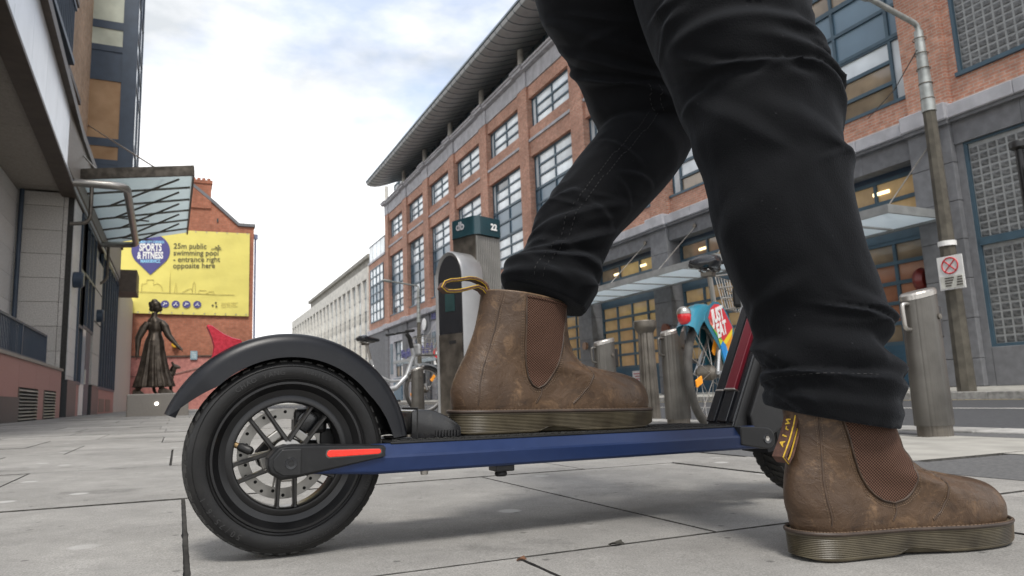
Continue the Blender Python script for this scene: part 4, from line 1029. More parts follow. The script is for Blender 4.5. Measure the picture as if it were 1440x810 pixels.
def fluted(x, y, h_, label):
    D = thing('bollard', (x, y, gz(x)), label, 'bollard', 'fluted metal bollards')
    n = 60
    def ring(z, r, fl=True): return [((r-(.006 if fl and (k % 5) == 0 else 0))*math.cos(2*math.pi*k/n), (r-(.006 if fl and (k % 5) == 0 else 0))*math.sin(2*math.pi*k/n), z) for k in range(n)]
    MB().loft([ring(-.02, .085), ring(h_*.9, .068)]).build('shaft', m_steel_dk, D, True)
    MB().lathe([(.07, h_*.87), (.078, h_*.89), (.098, h_*.92), (.102, h_*.94), (.102, h_*.99), (.095, h_), (0, h_)], 32).build('cap', m_steel_dk, D, True, smooth=30)
    return D
fluted(3.75, 5.10, .86, 'dark fluted bollard with round cap right of the toe of the deck boot')
fluted(4.35, 12.2, .95, 'distant fluted bollard behind the front wheel of the grey bicycle')
# pay terminal
TM = thing('bike_terminal', (3.3, 7.9, gz(3.3)), 'tall bike hire terminal with ribbed grey column, green top band and curved screen', 'terminal', rot=(0, 0, R(22)))
TZ = gz(3.3); tx0, tx1, ty0, ty1 = 3.16, 3.58, 7.75, 8.15
H_ = 2.44
nr = 13; m_rib = M('ribbed_aluminium', (.24, .235, .22), .42, metal=.5, vs=6, var=.1)
core = MB().box(tx0, tx1, ty0, ty1, TZ, TZ+2.2); core.build('column', m_steel_dk, TM)
for k in range(nr):
    a = tx0+(tx1-tx0)*(k+.12)/nr; c = tx0+(tx1-tx0)*(k+.88)/nr
    MB().box(a, c, ty0-.022, ty0+.01, TZ+.02, TZ+2.19).build('column_rib', m_rib, TM, bevel=.006)
m_dkgreen = M('dark_green_enamel', (.007, .040, .052), .3, coat=.3)
b = MB(); rr2 = []
for z in (TZ+2.2, TZ+2.43):
    pts = []
    for cxx, cyy, a0 in ((tx1-.05, ty0+.03, -90), (tx1-.05, ty1-.05, 0), (tx0+.05, ty1-.05, 90), (tx0+.05, ty0+.03, 180)):
        for q in range(7): a = R(a0+15*q); pts.append((cxx+.08*math.cos(a), cyy+.08*math.sin(a), z))
    rr2.append(pts)
b.loft(rr2); b.build('top_band', m_dkgreen, TM, smooth=30)
text('number', '22', .11, m_white, TM, (3.44, ty0-.056, TZ+2.28), (1, 0, 0), (0, 0, 1), extrude=.002, offset=.004)
text('logo_text', 'db', .15, m_pale_stone, TM, (tx0-.034, 7.98, TZ+2.29), (0, -1, 0), (0, 0, 1), extrude=.002, offset=.002)
# curved console: arched silver shell with dark screen facing the pavement
con = []
for t in range(17):
    a = math.pi*.5*t/16
    con.append((math.sin(a), math.cos(a)))
arch = [(2.98+.20*(1-math.cos(math.pi*t/16)) if False else 0, 0) for t in range(2)]
def arch_pts(w, h_, n=18):
    return [(-w, 0)]+[(-w*math.cos(math.pi*k/n), h_-.32+.32*math.sin(math.pi*k/n)) for k in range(n+1)]+[(w, 0)]
xa = 2.86
o2 = arch_pts(.25, 1.98); i2 = arch_pts(.205, 1.93)
b = MB()
cyk = 7.93
def AP(pts, x): return [(x, cyk+p[0], TZ+p[1]) for p in pts]
b.loft([AP(o2, 3.2), AP(o2, xa+.03), AP(arch_pts(.235, 1.965), xa), AP(i2, xa+.02)], True, False, False)
b.build('console_shell', M('satin_steel_shell', (.30, .30, .30), .4, metal=.7, vs=3, var=.1), TM, smooth=35)
b = MB().prism([(cyk+p[0], TZ+p[1]) for p in i2], xa+.021, xa+.06, 'yz'); b.build('console_screen', m_black_gloss, TM)
MB().box(xa+.008, xa+.022, cyk-.20, cyk+.20, TZ+.02, TZ+.98).build('lower_panel', m_steel_dk, TM)
MB().box(xa+.004, xa+.009, cyk-.1, cyk+.02, TZ+.86, TZ+.90).build('card_slot', m_black_plastic, TM)
MB().box(xa+.012, xa+.0205, cyk-.08, cyk+.08, TZ+1.25, TZ+1.5).build('display', M('terminal_display', (.02, .05, .05), .2), TM)

# ---- hire bicycles (local: x forward, rear hub above origin)
WR = .325
def bicycle(name, loc, yaw, label, decorated):
    B = thing(name, loc, label, 'bicycle', 'hire bicycles at the docking posts', rot=(0, 0, yaw))
    frame_m = m_silver
    def wheel(x, nm):
        w = MB().lathe([(WR-.028+.026*math.cos(a), .024*math.sin(a)) for a in [2*math.pi*k/14 for k in range(15)]], 56, (x, 0, WR), 'y').build('wheel', m_bike_tyre, B, True, smooth=60)
        MB().lathe([(WR-.055, -.014), (WR-.036, -.018), (WR-.036, .018), (WR-.055, .014), (WR-.055, -.014)], 48, (x, 0, WR), 'y').build('rim', m_steel, w, True, smooth=30)
        hb = MB().lathe([(0, -.06), (.025, -.06), (.045, -.04), (.045, .04), (.025, .06), (0, .06)], 16, (x, 0, WR), 'y').build('hub', m_steel_dk, w, True, smooth=30)
        for k in range(18):
            a = 2*math.pi*k/18; s_ = 1 if k % 2 else -1; a2 = a+.35*(1 if k % 4 < 2 else -1)
            MB().tube([(x+.04*math.cos(a2), .04*s_, WR+.04*math.sin(a2)), (x+(WR-.05)*math.cos(a), 0, WR+(WR-.05)*math.sin(a))], .0022, 5).build('spoke', m_steel, w, True)
        for a in (.9, 3.4):
            MB().obox((x+.2*math.cos(a), -.02, WR+.2*math.sin(a)), (.022*math.cos(a+1.57), 0, .022*math.sin(a+1.57)), (0, .005, 0), (.05*math.cos(a), 0, .05*math.sin(a))).build('reflector', m_amber, w, True, bevel=.004)
        return w
    wheel(0, 'r'); wheel(1.08, 'f')
    T = lambda p, r, nm, m=frame_m, n=12: MB().tube(p, r, n).build(nm, m, B, True, smooth=40)
    T([(.42, 0, .30), (.30, 0, .62), (.25, 0, .74)], .024, 'seat_tube'); T([(.255, 0, .73), (.20, 0, .95)], .017, 'seat_post', m_steel)
    T([(.40, 0, .32), (.62, 0, .36), (.80, 0, .52), (.90, 0, .78)], [.036, .036, .034, .03], 'down_tube')
    T([(.30, 0, .55), (.55, 0, .45), (.74, 0, .46)], .02, 'cross_tube')
    for s_ in (-1, 1):
        T([(.42, .04*s_, .30), (0, .07*s_, WR)], .012, 'chain_stay'); T([(.29, .02*s_, .66), (0, .07*s_, WR)], .010, 'seat_stay')
        T([(.94, .05*s_, .68), (1.0, .055*s_, .52), (1.08, .06*s_, WR)], .015, 'fork_blade')
    T([(.95, 0, .66), (.88, 0, .92)], .024, 'head_tube')
    T([(.885, 0, .9), (.85, 0, 1.04), (.80, 0, 1.10)], .03, 'handlebar_stem', m_black_plastic)
    T(arc([(.66, .27, 1.10), (.80, .24, 1.12), (.82, 0, 1.12), (.80, -.24, 1.12), (.66, -.27, 1.10)], .06), .015, 'handlebar', m_black_plastic)
    for s_ in (-1, 1): T([(.64, .272*s_, 1.098), (.76, .255*s_, 1.115)], .021, 'grip', m_black_plastic)
    # saddle
    b = MB(); rg = []
    for x, w, z, t in ((-.10, .05, 1.005, .02), (-.085, .085, 1.02, .055), (-.02, .10, 1.03, .075), (.06, .075, 1.015, .06), (.14, .038, 1.01, .045), (.20, .025, 1.005, .035), (.215, .012, .995, .015)):
        rg.append([(x+.17, w*math.cos(a), z+(t*.5 if math.sin(a) > 0 else t)*math.sin(a)*(1 if math.sin(a) > 0 else .8)) for a in [2*math.pi*k/20 for k in range(20)]])
    sd_ = b.loft(rg).build('saddle', m_black_gloss, B, True, smooth=50)
    MB().tube([(.10, -.03, .965), (.20, -.025, .95), (.33, 0, .975)], .006, 6).build('saddle_rail', m_steel, sd_, True); MB().tube([(.10, .03, .965), (.20, .025, .95), (.33, 0, .975)], .006, 6).build('saddle_rail', m_steel, sd_, True)
    MB().box(.14, .22, -.035, .035, .93, .955).build('saddle_clamp', m_steel_dk, sd_, True)
    # rear mudguard with side skirts, rear lamp
    gm_ = m_teal if decorated else m_guard_grey
    b = MB(); rg = []
    for k in range(33):
        a = R(140)-R(140)*k/32; r = WR+(.075 if decorated else .035)
        ca, sa = math.cos(a), math.sin(a)
        rg.append([(r2*ca, y, WR+r2*sa) for r2, y in ((r-(.075 if decorated else .04), -.056), (r-.008, -.053), (r+.012, -.03), (r+.016, 0), (r+.012, .03), (r-.008, .053), (r-(.075 if decorated else .04), .056))])
    b.loft(rg, False, False, False); mg = b.build('mudguard', gm_, B, True, smooth=50)
    la = R(128); lr = WR+(.10 if decorated else .06); lx, lz = lr*math.cos(la), WR+lr*math.sin(la)
    MB().lathe([(0, -.055), (.022, -.050), (.036, -.030), (.040, 0), (.038, .012)], 20, (lx-.035, 0, lz-.01)).build('rear_lamp', m_red_lamp, B, True, smooth=50)
    MB().lathe([(.041, .010), (.041, .018), (.036, .036), (.020, .050), (0, .054)], 20, (lx-.035, 0, lz-.01)).build('lamp_hood', m_steel if decorated else m_steel_dk, B, True, smooth=50)
    for s_ in (-1, 1):
        y = .058*s_
        if decorated:
            h0 = WR
            polys = [([(-.06, .32), (.0, .385), (.07, .415), (.15, .42), (.23, .40), (.39, .286), (.18, .19)], m_pr), ([(-.06, .32), (-.035, .285), (.17, .195), (.18, .19), (.05, .31)], m_por),
                     ([(-.035, .285), (.17, .195), (.09, .205)], m_pg), ([(.09, .205), (.17, .195), (.12, .165)], m_py),
                     ([(.385, .283), (.18, .19), (.225, .172), (.37, .245)], m_py2), ([(.37, .245), (.225, .172), (.255, .125), (.36, .19)], m_po),
                     ([(.12, .165), (.18, .19), (.235, .160), (.18, .06)], m_pb), ([(.235, .160), (.255, .125), (.24, .065), (.18, .06)], m_pb2)]
            bk = MB().prism([(-.13, .30), (-.10, .345), (-.02, .40), (.06, .428), (.15, .435), (.25, .41), (.33, .36), (.42, .28), (.40, .16), (.26, .02), (.19, .02), (.10, .15)] and [(q[0], q[1]+h0) for q in [(-.13, .30), (-.10, .345), (-.02, .40), (.06, .428), (.15, .435), (.25, .41), (.33, .36), (.42, .28), (.40, .16), (.26, .02), (.19, .02), (.10, .15)]], y-.003*s_, y, 'xz').build('skirt', m_teal, mg, True)
            for pts, mt in polys: MB().prism([(a_, c_+h0) for a_, c_ in pts], y+.0012*s_, y+.003*s_, 'xz').build('skirt_panel', mt, bk, True)
            for j, s2 in enumerate(('JUST', 'EAT')):
                me = text_mesh(s2, .115, .001, offset=.005, sx_=.95); me.materials.append(m_white)
                X = Vector((1 if s_ < 0 else -1, 0, .22 if s_ < 0 else -.22)).normalized(); Yv = Vector((X.z*-1, 0, X.x)) if s_ < 0 else Vector((X.z, 0, -X.x)); Zv = X.cross(Yv)
                me.transform(Matrix(((X.x, Yv.x, Zv.x, 0), (X.y, Yv.y, Zv.y, 0), (X.z, Yv.z, Zv.z, 0), (0, 0, 0, 1))))
                o_ = bpy.data.objects.new('lettering', me); COL.objects.link(o_); o_.parent = bk; o_.location = (.115+.055*j, y+.0045*s_, h0+.315-.085*j)
        else:
            MB().prism([(.36*math.cos(R(k)), WR+.36*math.sin(R(k))) for k in range(110, 30, -8)]+[(.40, .40), (.22, .34)], y-.002*s_, y, 'xz').build('skirt', gm_, mg, True)
    b = MB(); rg = []
    for k in range(21):
        a = R(150)-R(125)*k/20; r = WR+.03; ca, sa = math.cos(a), math.sin(a)
        rg.append([(1.08+r2*ca, y, WR+r2*sa) for r2, y in ((r-.02, -.045), (r+.008, -.03), (r+.012, 0), (r+.008, .03), (r-.02, .045))])
    b.loft(rg, False, False, False).build('front_mudguard', gm_, B, True, smooth=50)
    # crank, chain guard, basket
    MB().lathe([(0, -.012), (.085, -.012), (.095, 0), (.085, .012), (0, .012)], 24, (.42, -.06, .30), 'y').build('chainwheel', m_black_plastic, B, True, smooth=30)
    for s_, d in ((-1, 1), (1, -1)):
        c_ = MB().tube([(.42, .085*s_, .30), (.42+.12*d, .10*s_, .30-.11*d)], .011, 8).build('crank', m_steel, B, True)
        MB().box(.42+.12*d-.045, .42+.12*d+.045, .10*s_-.0+(.0 if s_ > 0 else -.09), .10*s_+(.09 if s_ > 0 else 0), .30-.11*d-.014, .30-.11*d+.014).build('pedal', m_black_plastic, c_, True)
    bk = MB(); 
    for z, g_ in ((.80, 0), (.88, .012), (.96, .024), (1.05, .04)):
        x0, x1, w = .98-g_*.4, 1.28+g_, .17+g_
        bk.tube([(x0, -w, z), (x1, -w, z), (x1, w, z), (x0, w, z)], .006, 6, closed=True)
    for k in range(6):
        y = -.15+.06*k; bk.tube([(1.28, y, .80), (1.32, y*1.2, 1.05)], .004, 5)
        bk.tube([(.98+.06*k, -.17, .80), (.965+.068*k, -.21, 1.05)], .004, 5); bk.tube([(.98+.06*k, .17, .80), (.965+.068*k, .21, 1.05)], .004, 5)
        bk.tube([(.98, y, .80), (1.28, y, .80)], .004, 5)
    bo_ = bk.build('basket', m_steel, B, True)
    MB().box(.93, .985, -.09, .09, .80, .95).build('lock_housing', m_black_plastic if decorated else m_silver, B, True, bevel=.02)
    return B
m_silver = M('silver_grey_paint', (.42, .43, .44), .35, metal=.4, vs=6, var=.1)
m_bike_tyre = M('bicycle_tyre', (.05, .047, .043), .75, vs=20, var=.25)
m_teal = M('teal_mudguard', (.015, .17, .25), .3, coat=.4, vs=4, var=.08)
m_guard_grey = M('grey_mudguard', (.16, .17, .18), .4, vs=4)
m_red_lamp = M('red_lamp_lens', (.55, .015, .02), .15, coat=.6)
m_pr = M('panel_red', (.62, .03, .045), .35, var=.05); m_por = M('panel_coral', (.70, .18, .14), .35, var=.05); m_pg = M('panel_green', (.10, .42, .05), .35, var=.05)
m_py = M('panel_lime', (.55, .60, .03), .35, var=.05); m_py2 = M('panel_yellow', (.85, .62, .02), .35, var=.05); m_po = M('panel_orange', (.78, .30, .02), .35, var=.05)
m_pb = M('panel_blue', (.02, .25, .62), .35, var=.05); m_pb2 = M('panel_sky', (.04, .36, .75), .35, var=.05)
bicycle('hire_bicycle', (2.85, 3.30, gz(2.85)), R(30), 'hire bicycle with teal mudguard and red, green and blue printed skirt', True)
bicycle('hire_bicycle', (2.02, 9.05, gz(2.0)), R(14), 'plain grey hire bicycle with wire basket behind the scooter mudguard', False)

# ================================================================== LAMP POSTS, SIGN
def lamp_post(x, y, zc, zt, arm, label):
    L_ = thing('street_lamp', (x, y, -.14), label, 'street lamp', 'street lamps on the far pavement')
    MB().loft([[(x+r*math.cos(a), y+r*math.sin(a), z) for a in [2*math.pi*k/8 for k in range(8)]] for z, r in ((-.16, .17), (1.2, .155), (zc, .12))]).build('concrete_shaft', m_post_conc, L_)
    MB().loft([[(x+r*math.cos(a), y+r*math.sin(a), z) for a in [2*math.pi*k/12 for k in range(12)]] for z, r in ((zc-.02, .135), (zt-.15, .085))]).build('metal_sleeve', m_post_steel, L_, smooth=40)
    e = Vector(arm)
    MB().tube(arc([(x, y, zt-.5), (x, y, zt), tuple(e)], .12), .055, 10).build('arm', m_post_steel, L_, smooth=40)
    d = (e-Vector((x, y, zt))).normalized()
    hd = MB(); s_ = d.cross(Vector((0, 0, 1))).normalized()
    rg = []
    for t, w, h_ in ((0, .06, .05), (.12, .11, .08), (.4, .13, .09), (.62, .10, .06), (.7, .03, .02)):
        c = e+d*t; rg.append([tuple(c+s_*w*math.cos(a)+Vector((0, 0, h_*math.sin(a)))) for a in [2*math.pi*k/14 for k in range(14)]])
    hd.loft(rg).build('lamp_head', m_post_steel, L_, smooth=50)
    for k in range(5): MB().lathe([(.128, -.012), (.136, 0), (.128, .012)], 14, (x, y, zc+.25+k*.33)).build('band', m_steel_dk, L_)
    return L_
m_post_conc = M('brown_concrete_post', (.088, .080, .064), .9, vs=5, var=.25, bump=.3, bs=60)
m_post_steel = M('galvanised_post', (.33, .35, .34), .5, metal=.5, vs=5, var=.18)
lamp_post(13.8, 8.58, 5.58, 7.48, (12.6, 8.70, 7.86), 'tall street lamp on brown concrete shaft beside the no stopping sign')
lamp_post(13.8, 42.8, 4.9, 7.25, (11.9, 42.2, 7.38), 'slender distant street lamp left of the bike terminal')
SG = thing('parking_sign', (13.6, 8.45, 1.8), 'white no stopping sign with red circle strapped to the lamp post', 'sign')
MB().box(13.585, 13.605, 8.20, 8.70, 1.84, 2.50).build('plate', m_white, SG, bevel=.004)
m_sign_red = M('sign_red', (.55, .02, .03), .45)
def onplate(pts, r, nm, m, cl=False): MB().tube([(13.578, y, z) for y, z in pts], r, 6, cl).build(nm, m, SG)
onplate([(8.45+.155*math.cos(2*math.pi*k/36), 2.31+.155*math.sin(2*math.pi*k/36)) for k in range(36)], .013, 'ring', m_sign_red, True)
onplate([(8.45-.105, 2.205), (8.45+.105, 2.415)], .011, 'cross_bar', m_sign_red); onplate([(8.45-.105, 2.415), (8.45+.105, 2.205)], .011, 'cross_bar', m_sign_red)
MB().box(13.578, 13.584, 8.23, 8.67, 1.87, 2.11).build('lower_plate', M('sign_cream', (.62, .62, .56), .5), SG)
for j in range(4):
    for y0, y1 in ((8.58, 8.40+.02*j), (8.33+.01*j, 8.24)): MB().box(13.573, 13.577, min(y0, y1), max(y0, y1), 2.055-.05*j, 2.08-.05*j).build('print_line', m_steel_dk, SG)
cl_ = MB().lathe([(.165, -.05), (.165, .05)], 20, (13.8, 8.58, 2.78)).build('post_label', m_white); tag(cl_, 'white band wrapped round the lamp post above the sign', 'label')
# span wire from the lamp to the facade
tag(MB().tube([(13.7, 8.6, 6.9), (15.2, 10.2, 6.95), (17.05, 12.3, 7.3)], .012, 5).build('span_wire', m_black_plastic), 'thin black wire running from the lamp post to the brick wall', 'wire')
# black signal post at the right edge
TP = thing('signal_post', (13.75, 7.0, -.14), 'black capped signal post at the right edge of the view', 'post')
MB().lathe([(.075, -.14), (.07, 4.22)], 16, (13.75, 7.02, 0)).build('pole', m_black_plastic, TP, smooth=True)
MB().lathe([(0, 4.36), (.14, 4.36), (.15, 4.33), (.15, 4.24), (.10, 4.21), (.07, 4.2)], 20, (13.75, 7.02, 0)).build('cap', m_black_plastic, TP, smooth=30)
MB().box(13.55, 13.72, 6.6, 6.9, 3.0, 3.9).build('signal_head', m_black_plastic, TP, bevel=.03)
# little red and white sign beyond the distant bollard
HZ = thing('marker_sign', (6.0, 17.0, gz(6)), 'small red and white marker above the distant bollard', 'sign')
MB().tube([(6.0, 17.0, gz(6)), (6.0, 17.0, 1.12)], .03, 8).build('pole', m_steel_dk, HZ)
MB().lathe([(.09, -.02), (.15, -.02), (.15, .02), (.09, .02), (.09, -.02)], 20, (6.0, 17.0, 1.28), 'y').build('red_ring', m_sign_red, HZ); MB().lathe([(0, 0), (.12, 0), (.12, .012), (0, .012)], 20, (6.0, 17.0, 1.28), 'y').build('disc', m_white, HZ)
MB().box(5.86, 6.14, 16.97, 17.03, .98, 1.08).build('lower_plate', m_white, HZ)
# ================================================================== ELECTRIC SCOOTER (local: x forward, y left, z up, origin under the rear wheel)
m_guard = M('satin_black_mudguard', (.004, .0048, .0072), .36, vs=12, var=.15, spec=.30, bump=.04, bs=500)
worn(m_guard, (.05, .05, .052), .53, .62, .3, dust=((.06, .06, .06), 55, .10))
m_hole = M('dark_recess', (.004, .004, .004), .8)
SC = thing('electric_scooter', (.134, 1.03, gz(.134)), 'blue and black electric scooter with red fin on its rear mudguard', 'scooter', rot=(0, math.atan(SL), 0))
TR = .131
def sc_wheel(x):
    nseg = 120
    # sidewalls + carcass
    pf = [(.099, -.030), (.104, -.0335), (.111, -.0355), (.119, -.0350), (.124, -.0325)]
    side = pf+[(.1265, -.029)]
    car = side+[(.1265+.0035*math.cos(t), .029*math.sin(t)) for t in [R(-60+12*k) for k in range(11)]]+[(r, -y) for r, y in reversed(side)]
    w = MB().lathe(car, nseg, (x, 0, TR), 'y').build('wheel', m_rubber, SC, True, smooth=50)
    # tread blocks: slanted ribs either side of the centre line
    tb = MB()
    for k in range(48):
        for s_ in (-1, 1):
            a = 2*math.pi*(k+(.5 if s_ > 0 else 0))/48; pts = []
            for q in range(5):
                t = q/4; aa = a+.085*t; y = s_*(.003+.027*t); r = .1304-.0034*t**2.2
                pts.append((aa, y, r))
            for q in range(4):
                (a0, y0, r_0), (a1, y1, r_1) = pts[q], pts[q+1]; da = .038
                vs = []
                for (aa, y, r) in ((a0, y0, r_0), (a1, y1, r_1)):
                    for d_ in (-da, da):
                        for rr in (r-.004, r+.0006): vs.append((x+rr*math.cos(aa+d_), y, TR+rr*math.sin(aa+d_)))
                tb.add(vs, [(1, 3, 7, 5), (0, 1, 5, 4), (2, 6, 7, 3)]+([(0, 2, 3, 1)] if q == 0 else [])+([(4, 5, 7, 6)] if q == 3 else []))
    tb.build('tread', m_rubber_dusty, w, True)['kind'] = 'stuff'
    # moulded rings on the sidewall and rubber whiskers
    for r, y in ((.1025, .0338), (.1195, .0352)):
        for s_ in (-1, 1): MB().lathe([(r-.0009, s_*(y-.0012)), (r, s_*(y+.0007)), (r+.0009, s_*(y-.0012))], 96, (x, 0, TR), 'y').build('sidewall_ring', m_rubber, w, True, smooth=True)
    # rim: lip, concave band, inner edge
    rp = [(.1005, -.0290), (.0985, -.0325), (.0955, -.0325), (.093, -.029), (.088, -.0215), (.080, -.019), (.0745, -.0215), (.0715, -.021), (.0700, -.017), (.0700, .017), (.0715, .021), (.080, .019), (.088, .0215), (.0955, .0325), (.0985, .0325), (.1005, .029)]
    rim = MB().lathe(rp, nseg, (x, 0, TR), 'y').build('rim', m_rim, w, True, smooth=35)
    for k in range(5):
        a0 = R(54+72*k)
        for s_ in (-1, 1):
            a_in, a_out = a0+s_*.16, a0+s_*.165
            p0 = Vector((x+.019*math.cos(a0+s_*.55), -.010, TR+.019*math.sin(a0+s_*.55))); p1 = Vector((x+.0715*math.cos(a_out), -.010, TR+.0715*math.sin(a_out)))
            d = (p1-p0).normalized(); n_ = Vector((0, 1, 0)).cross(d)
            b = MB()
            rg = []
            for p, w_, t_ in ((p0, .0036, .0085), (p0.lerp(p1, .5), .0027, .0075), (p0.lerp(p1, .93), .0026, .0075), (p1, .0042, .0085)):
                rg.append([p+n_*u*w_+Vector((0, 1, 0))*v*t_ for u, v in ((-1, 1), (-1, -.5), (-.45, -1), (.45, -1), (1, -.5), (1, 1))])
            b.loft(rg).build('spoke', m_spoke, rim, True)
        # web between the pair
        p = Vector((x+.030*math.cos(a0), -.010, TR+.030*math.sin(a0))); d = Vector((math.cos(a0), 0, math.sin(a0))); n_ = Vector((-math.sin(a0), 0, math.cos(a0)))
        MB().obox(p, d*.006, n_*.0085, Vector((0, .005, 0))).build('spoke_web', m_disc, rim, True, bevel=.002)
    MB().lathe([(0, -.026), (.012, -.026), (.014, -.022), (.014, -.018), (.021, -.016), (.0235, -.011), (.0235, .012), (.016, .03), (0, .03)], 32, (x, 0, TR), 'y').build('hub', m_disc, w, True, smooth=30)
    return w
m_rim = M('black_cast_rim', (.006, .006, .0065), .32, vs=25, var=.2, spec=.5, bump=.05, bs=400)
m_spoke = M('grey_black_spoke', (.035, .034, .033), .38, metal=.4, vs=30, var=.2)
rw_ = sc_wheel(0); sc_wheel(.997)
# raised lettering moulded into the rear tyre sidewall
def tyre_text(body, r, a_mid, size, wheel, x=0, flip=False):
    n = len(body); step = size*.78/r
    for i, chh in enumerate(body):
        if chh == ' ': continue
        a = a_mid-(i-(n-1)/2)*step*(1 if not flip else -1)
        me = text_mesh(chh, size, .0005); me.materials.append(m_rubber_letter)
        up_ = Vector((math.cos(a), 0, math.sin(a)))*(1 if not flip else -1); X_ = Vector((math.sin(a), 0, -math.cos(a)))*(1 if not flip else -1); Z_ = X_.cross(up_)
        me.transform(Matrix(((X_.x, up_.x, Z_.x, 0), (X_.y, up_.y, Z_.y, 0), (X_.z, up_.z, Z_.z, 0), (0, 0, 0, 1))))
        o_ = bpy.data.objects.new('sidewall_letter', me); COL.objects.link(o_); o_.parent = wheel
        o_.location = (x+r*math.cos(a), -.0352, TR+r*math.sin(a))
m_rubber_letter = M('tyre_lettering', (.024, .024, .024), .5, spec=.5)
tyre_text('CHAO YANG', .1085, R(112), .0095, rw_)
tyre_text('TUBELESS', .1105, R(72), .0065, rw_)
tyre_text('50/75-6.1', .1125, R(222), .0105, rw_, flip=False)
tyre_text('INFLATE TO 50 PSI COLD', .113, R(285), .0048, rw_)
tyre_text('MADE IN', .1115, R(334), .0065, rw_)
# valve
m_brass = M('brass', (.35, .24, .12), .4, metal=.8)
MB().tube([(-.071, -.013, TR+.018), (-.062, -.020, TR+.014)], .0040, 12).build('valve_stem', m_brass, rw_, True, smooth=40)
MB().tube([(-.0625, -.0195, TR+.0142), (-.060, -.0215, TR+.0132), (-.050, -.029, TR+.0085), (-.0475, -.031, TR+.007)], [.0050, .0058, .0058, .0038], 14).build('valve_cap', m_rubber, rw_, True, smooth=40)
# brake disc with holes, carrier arms and caliper (far side)
yd = .021
b = MB(); n = 96
ro, ri = .0625, .0475
b.loft([[(r*math.cos(2*math.pi*k/n), y, TR+r*math.sin(2*math.pi*k/n)) for k in range(n)] for r, y in ((ri, yd), (ro, yd), (ro, yd+.002), (ri, yd+.002), (ri, yd))], False, False)
dsk = b.build('brake_disc', m_disc, rw_, True)
for k in range(24):
    a = 2*math.pi*k/24; r = .0525 if k % 2 else .0575
    MB().lathe([(0, 0), (.0023, 0)], 10, (r*math.cos(a), yd-.0004, TR+r*math.sin(a)), 'y').build('disc_hole', m_hole, dsk, True)
for k in range(5):
    a = R(18+72*k); a2 = a+.35
    MB().bar((.016*math.cos(a), yd+.001, TR+.016*math.sin(a)), (.050*math.cos(a2), yd+.001, TR+.050*math.sin(a2)), .002, .008, (0, 1, 0)).build('disc_arm', m_disc, dsk, True)
cal = MB().box(.012, .058, .012, .050, TR+.026, TR+.062).build('brake_caliper', m_black_plastic, SC, True, bevel=.006)
MB().lathe([(0, -.006), (.014, -.004), (.0165, .004), (.0165, .016)], 24, (.030, .012, TR+.043), 'y').build('caliper_cap', m_black_gloss, cal, True, smooth=30)
MB().tube([(.03, .04, TR+.06), (.06, .05, TR+.075), (.12, .05, .16), (.17, .03, .150)], .003, 8).build('brake_cable', m_black_plastic, SC, True, smooth=True)
MB().box(.048, .105, .020, .05, TR+.004, TR+.032).build('caliper_bracket', m_black_plastic, SC, True, bevel=.003)
# deck frame: two blue side rails, underside tray, front and rear
for s_ in (-1, 1):
    prof_r = [(-.060, .1425), (-.0715, .1425), (-.0850, .1275), (-.0862, .1245), (-.0850, .1065), (-.0815, .1035), (-.060, .1035)]
    rl_ = MB()
    rings = []
    for x, t in ((-.010, .55), (.105, 1.0), (.79, 1.0)):
        zc = .1215
        rings.append([(x, (y if s_ < 0 else -y), zc+(z-zc)*t) for y, z in prof_r])
    rl_.loft(rings).build('side_rail', m_blue_alu, SC, True, bevel=.0010, bseg=1)
MB().box(.118, .775, -.0600, .0600, .1065, .141).build('battery_tray', m_black_plastic, SC, True)
MB().box(.14, .76, -.055, .055, .1045, .1065).build('bottom_plate', m_black_plastic, SC, True)
mat_ = MB().box(.128, .742, -.0735, .0735, .1415, .1446).build('grip_mat', m_rubber, SC, True, bevel=.001)
gs = MB()
nx_, ny_ = 78, 13
for i in range(nx_):
    for j in range(ny_):
        x = .252+(.735-.252)*(i+.5)/nx_; y = -.068+.136*(j+.5)/ny_
        a = R(35) if (i+j) % 2 else R(-35)
        gs.obox((x, y, .1452), (.0040*math.cos(a), .0040*math.sin(a), 0), (-.0011*math.sin(a), .0011*math.cos(a), 0), (0, 0, .0010))
for i in range(9):
    for j in range(ny_):
        x = .135+.115*(i+.5)/9; y = -.068+.136*(j+.5)/ny_
        if abs(y) > .04: gs.obox((x, y, .1452), (.0030, 0, 0), (0, .0012, 0), (0, 0, .0009))
gs.build('grip_pattern', m_rubber_dusty, mat_, True)['kind'] = 'stuff'
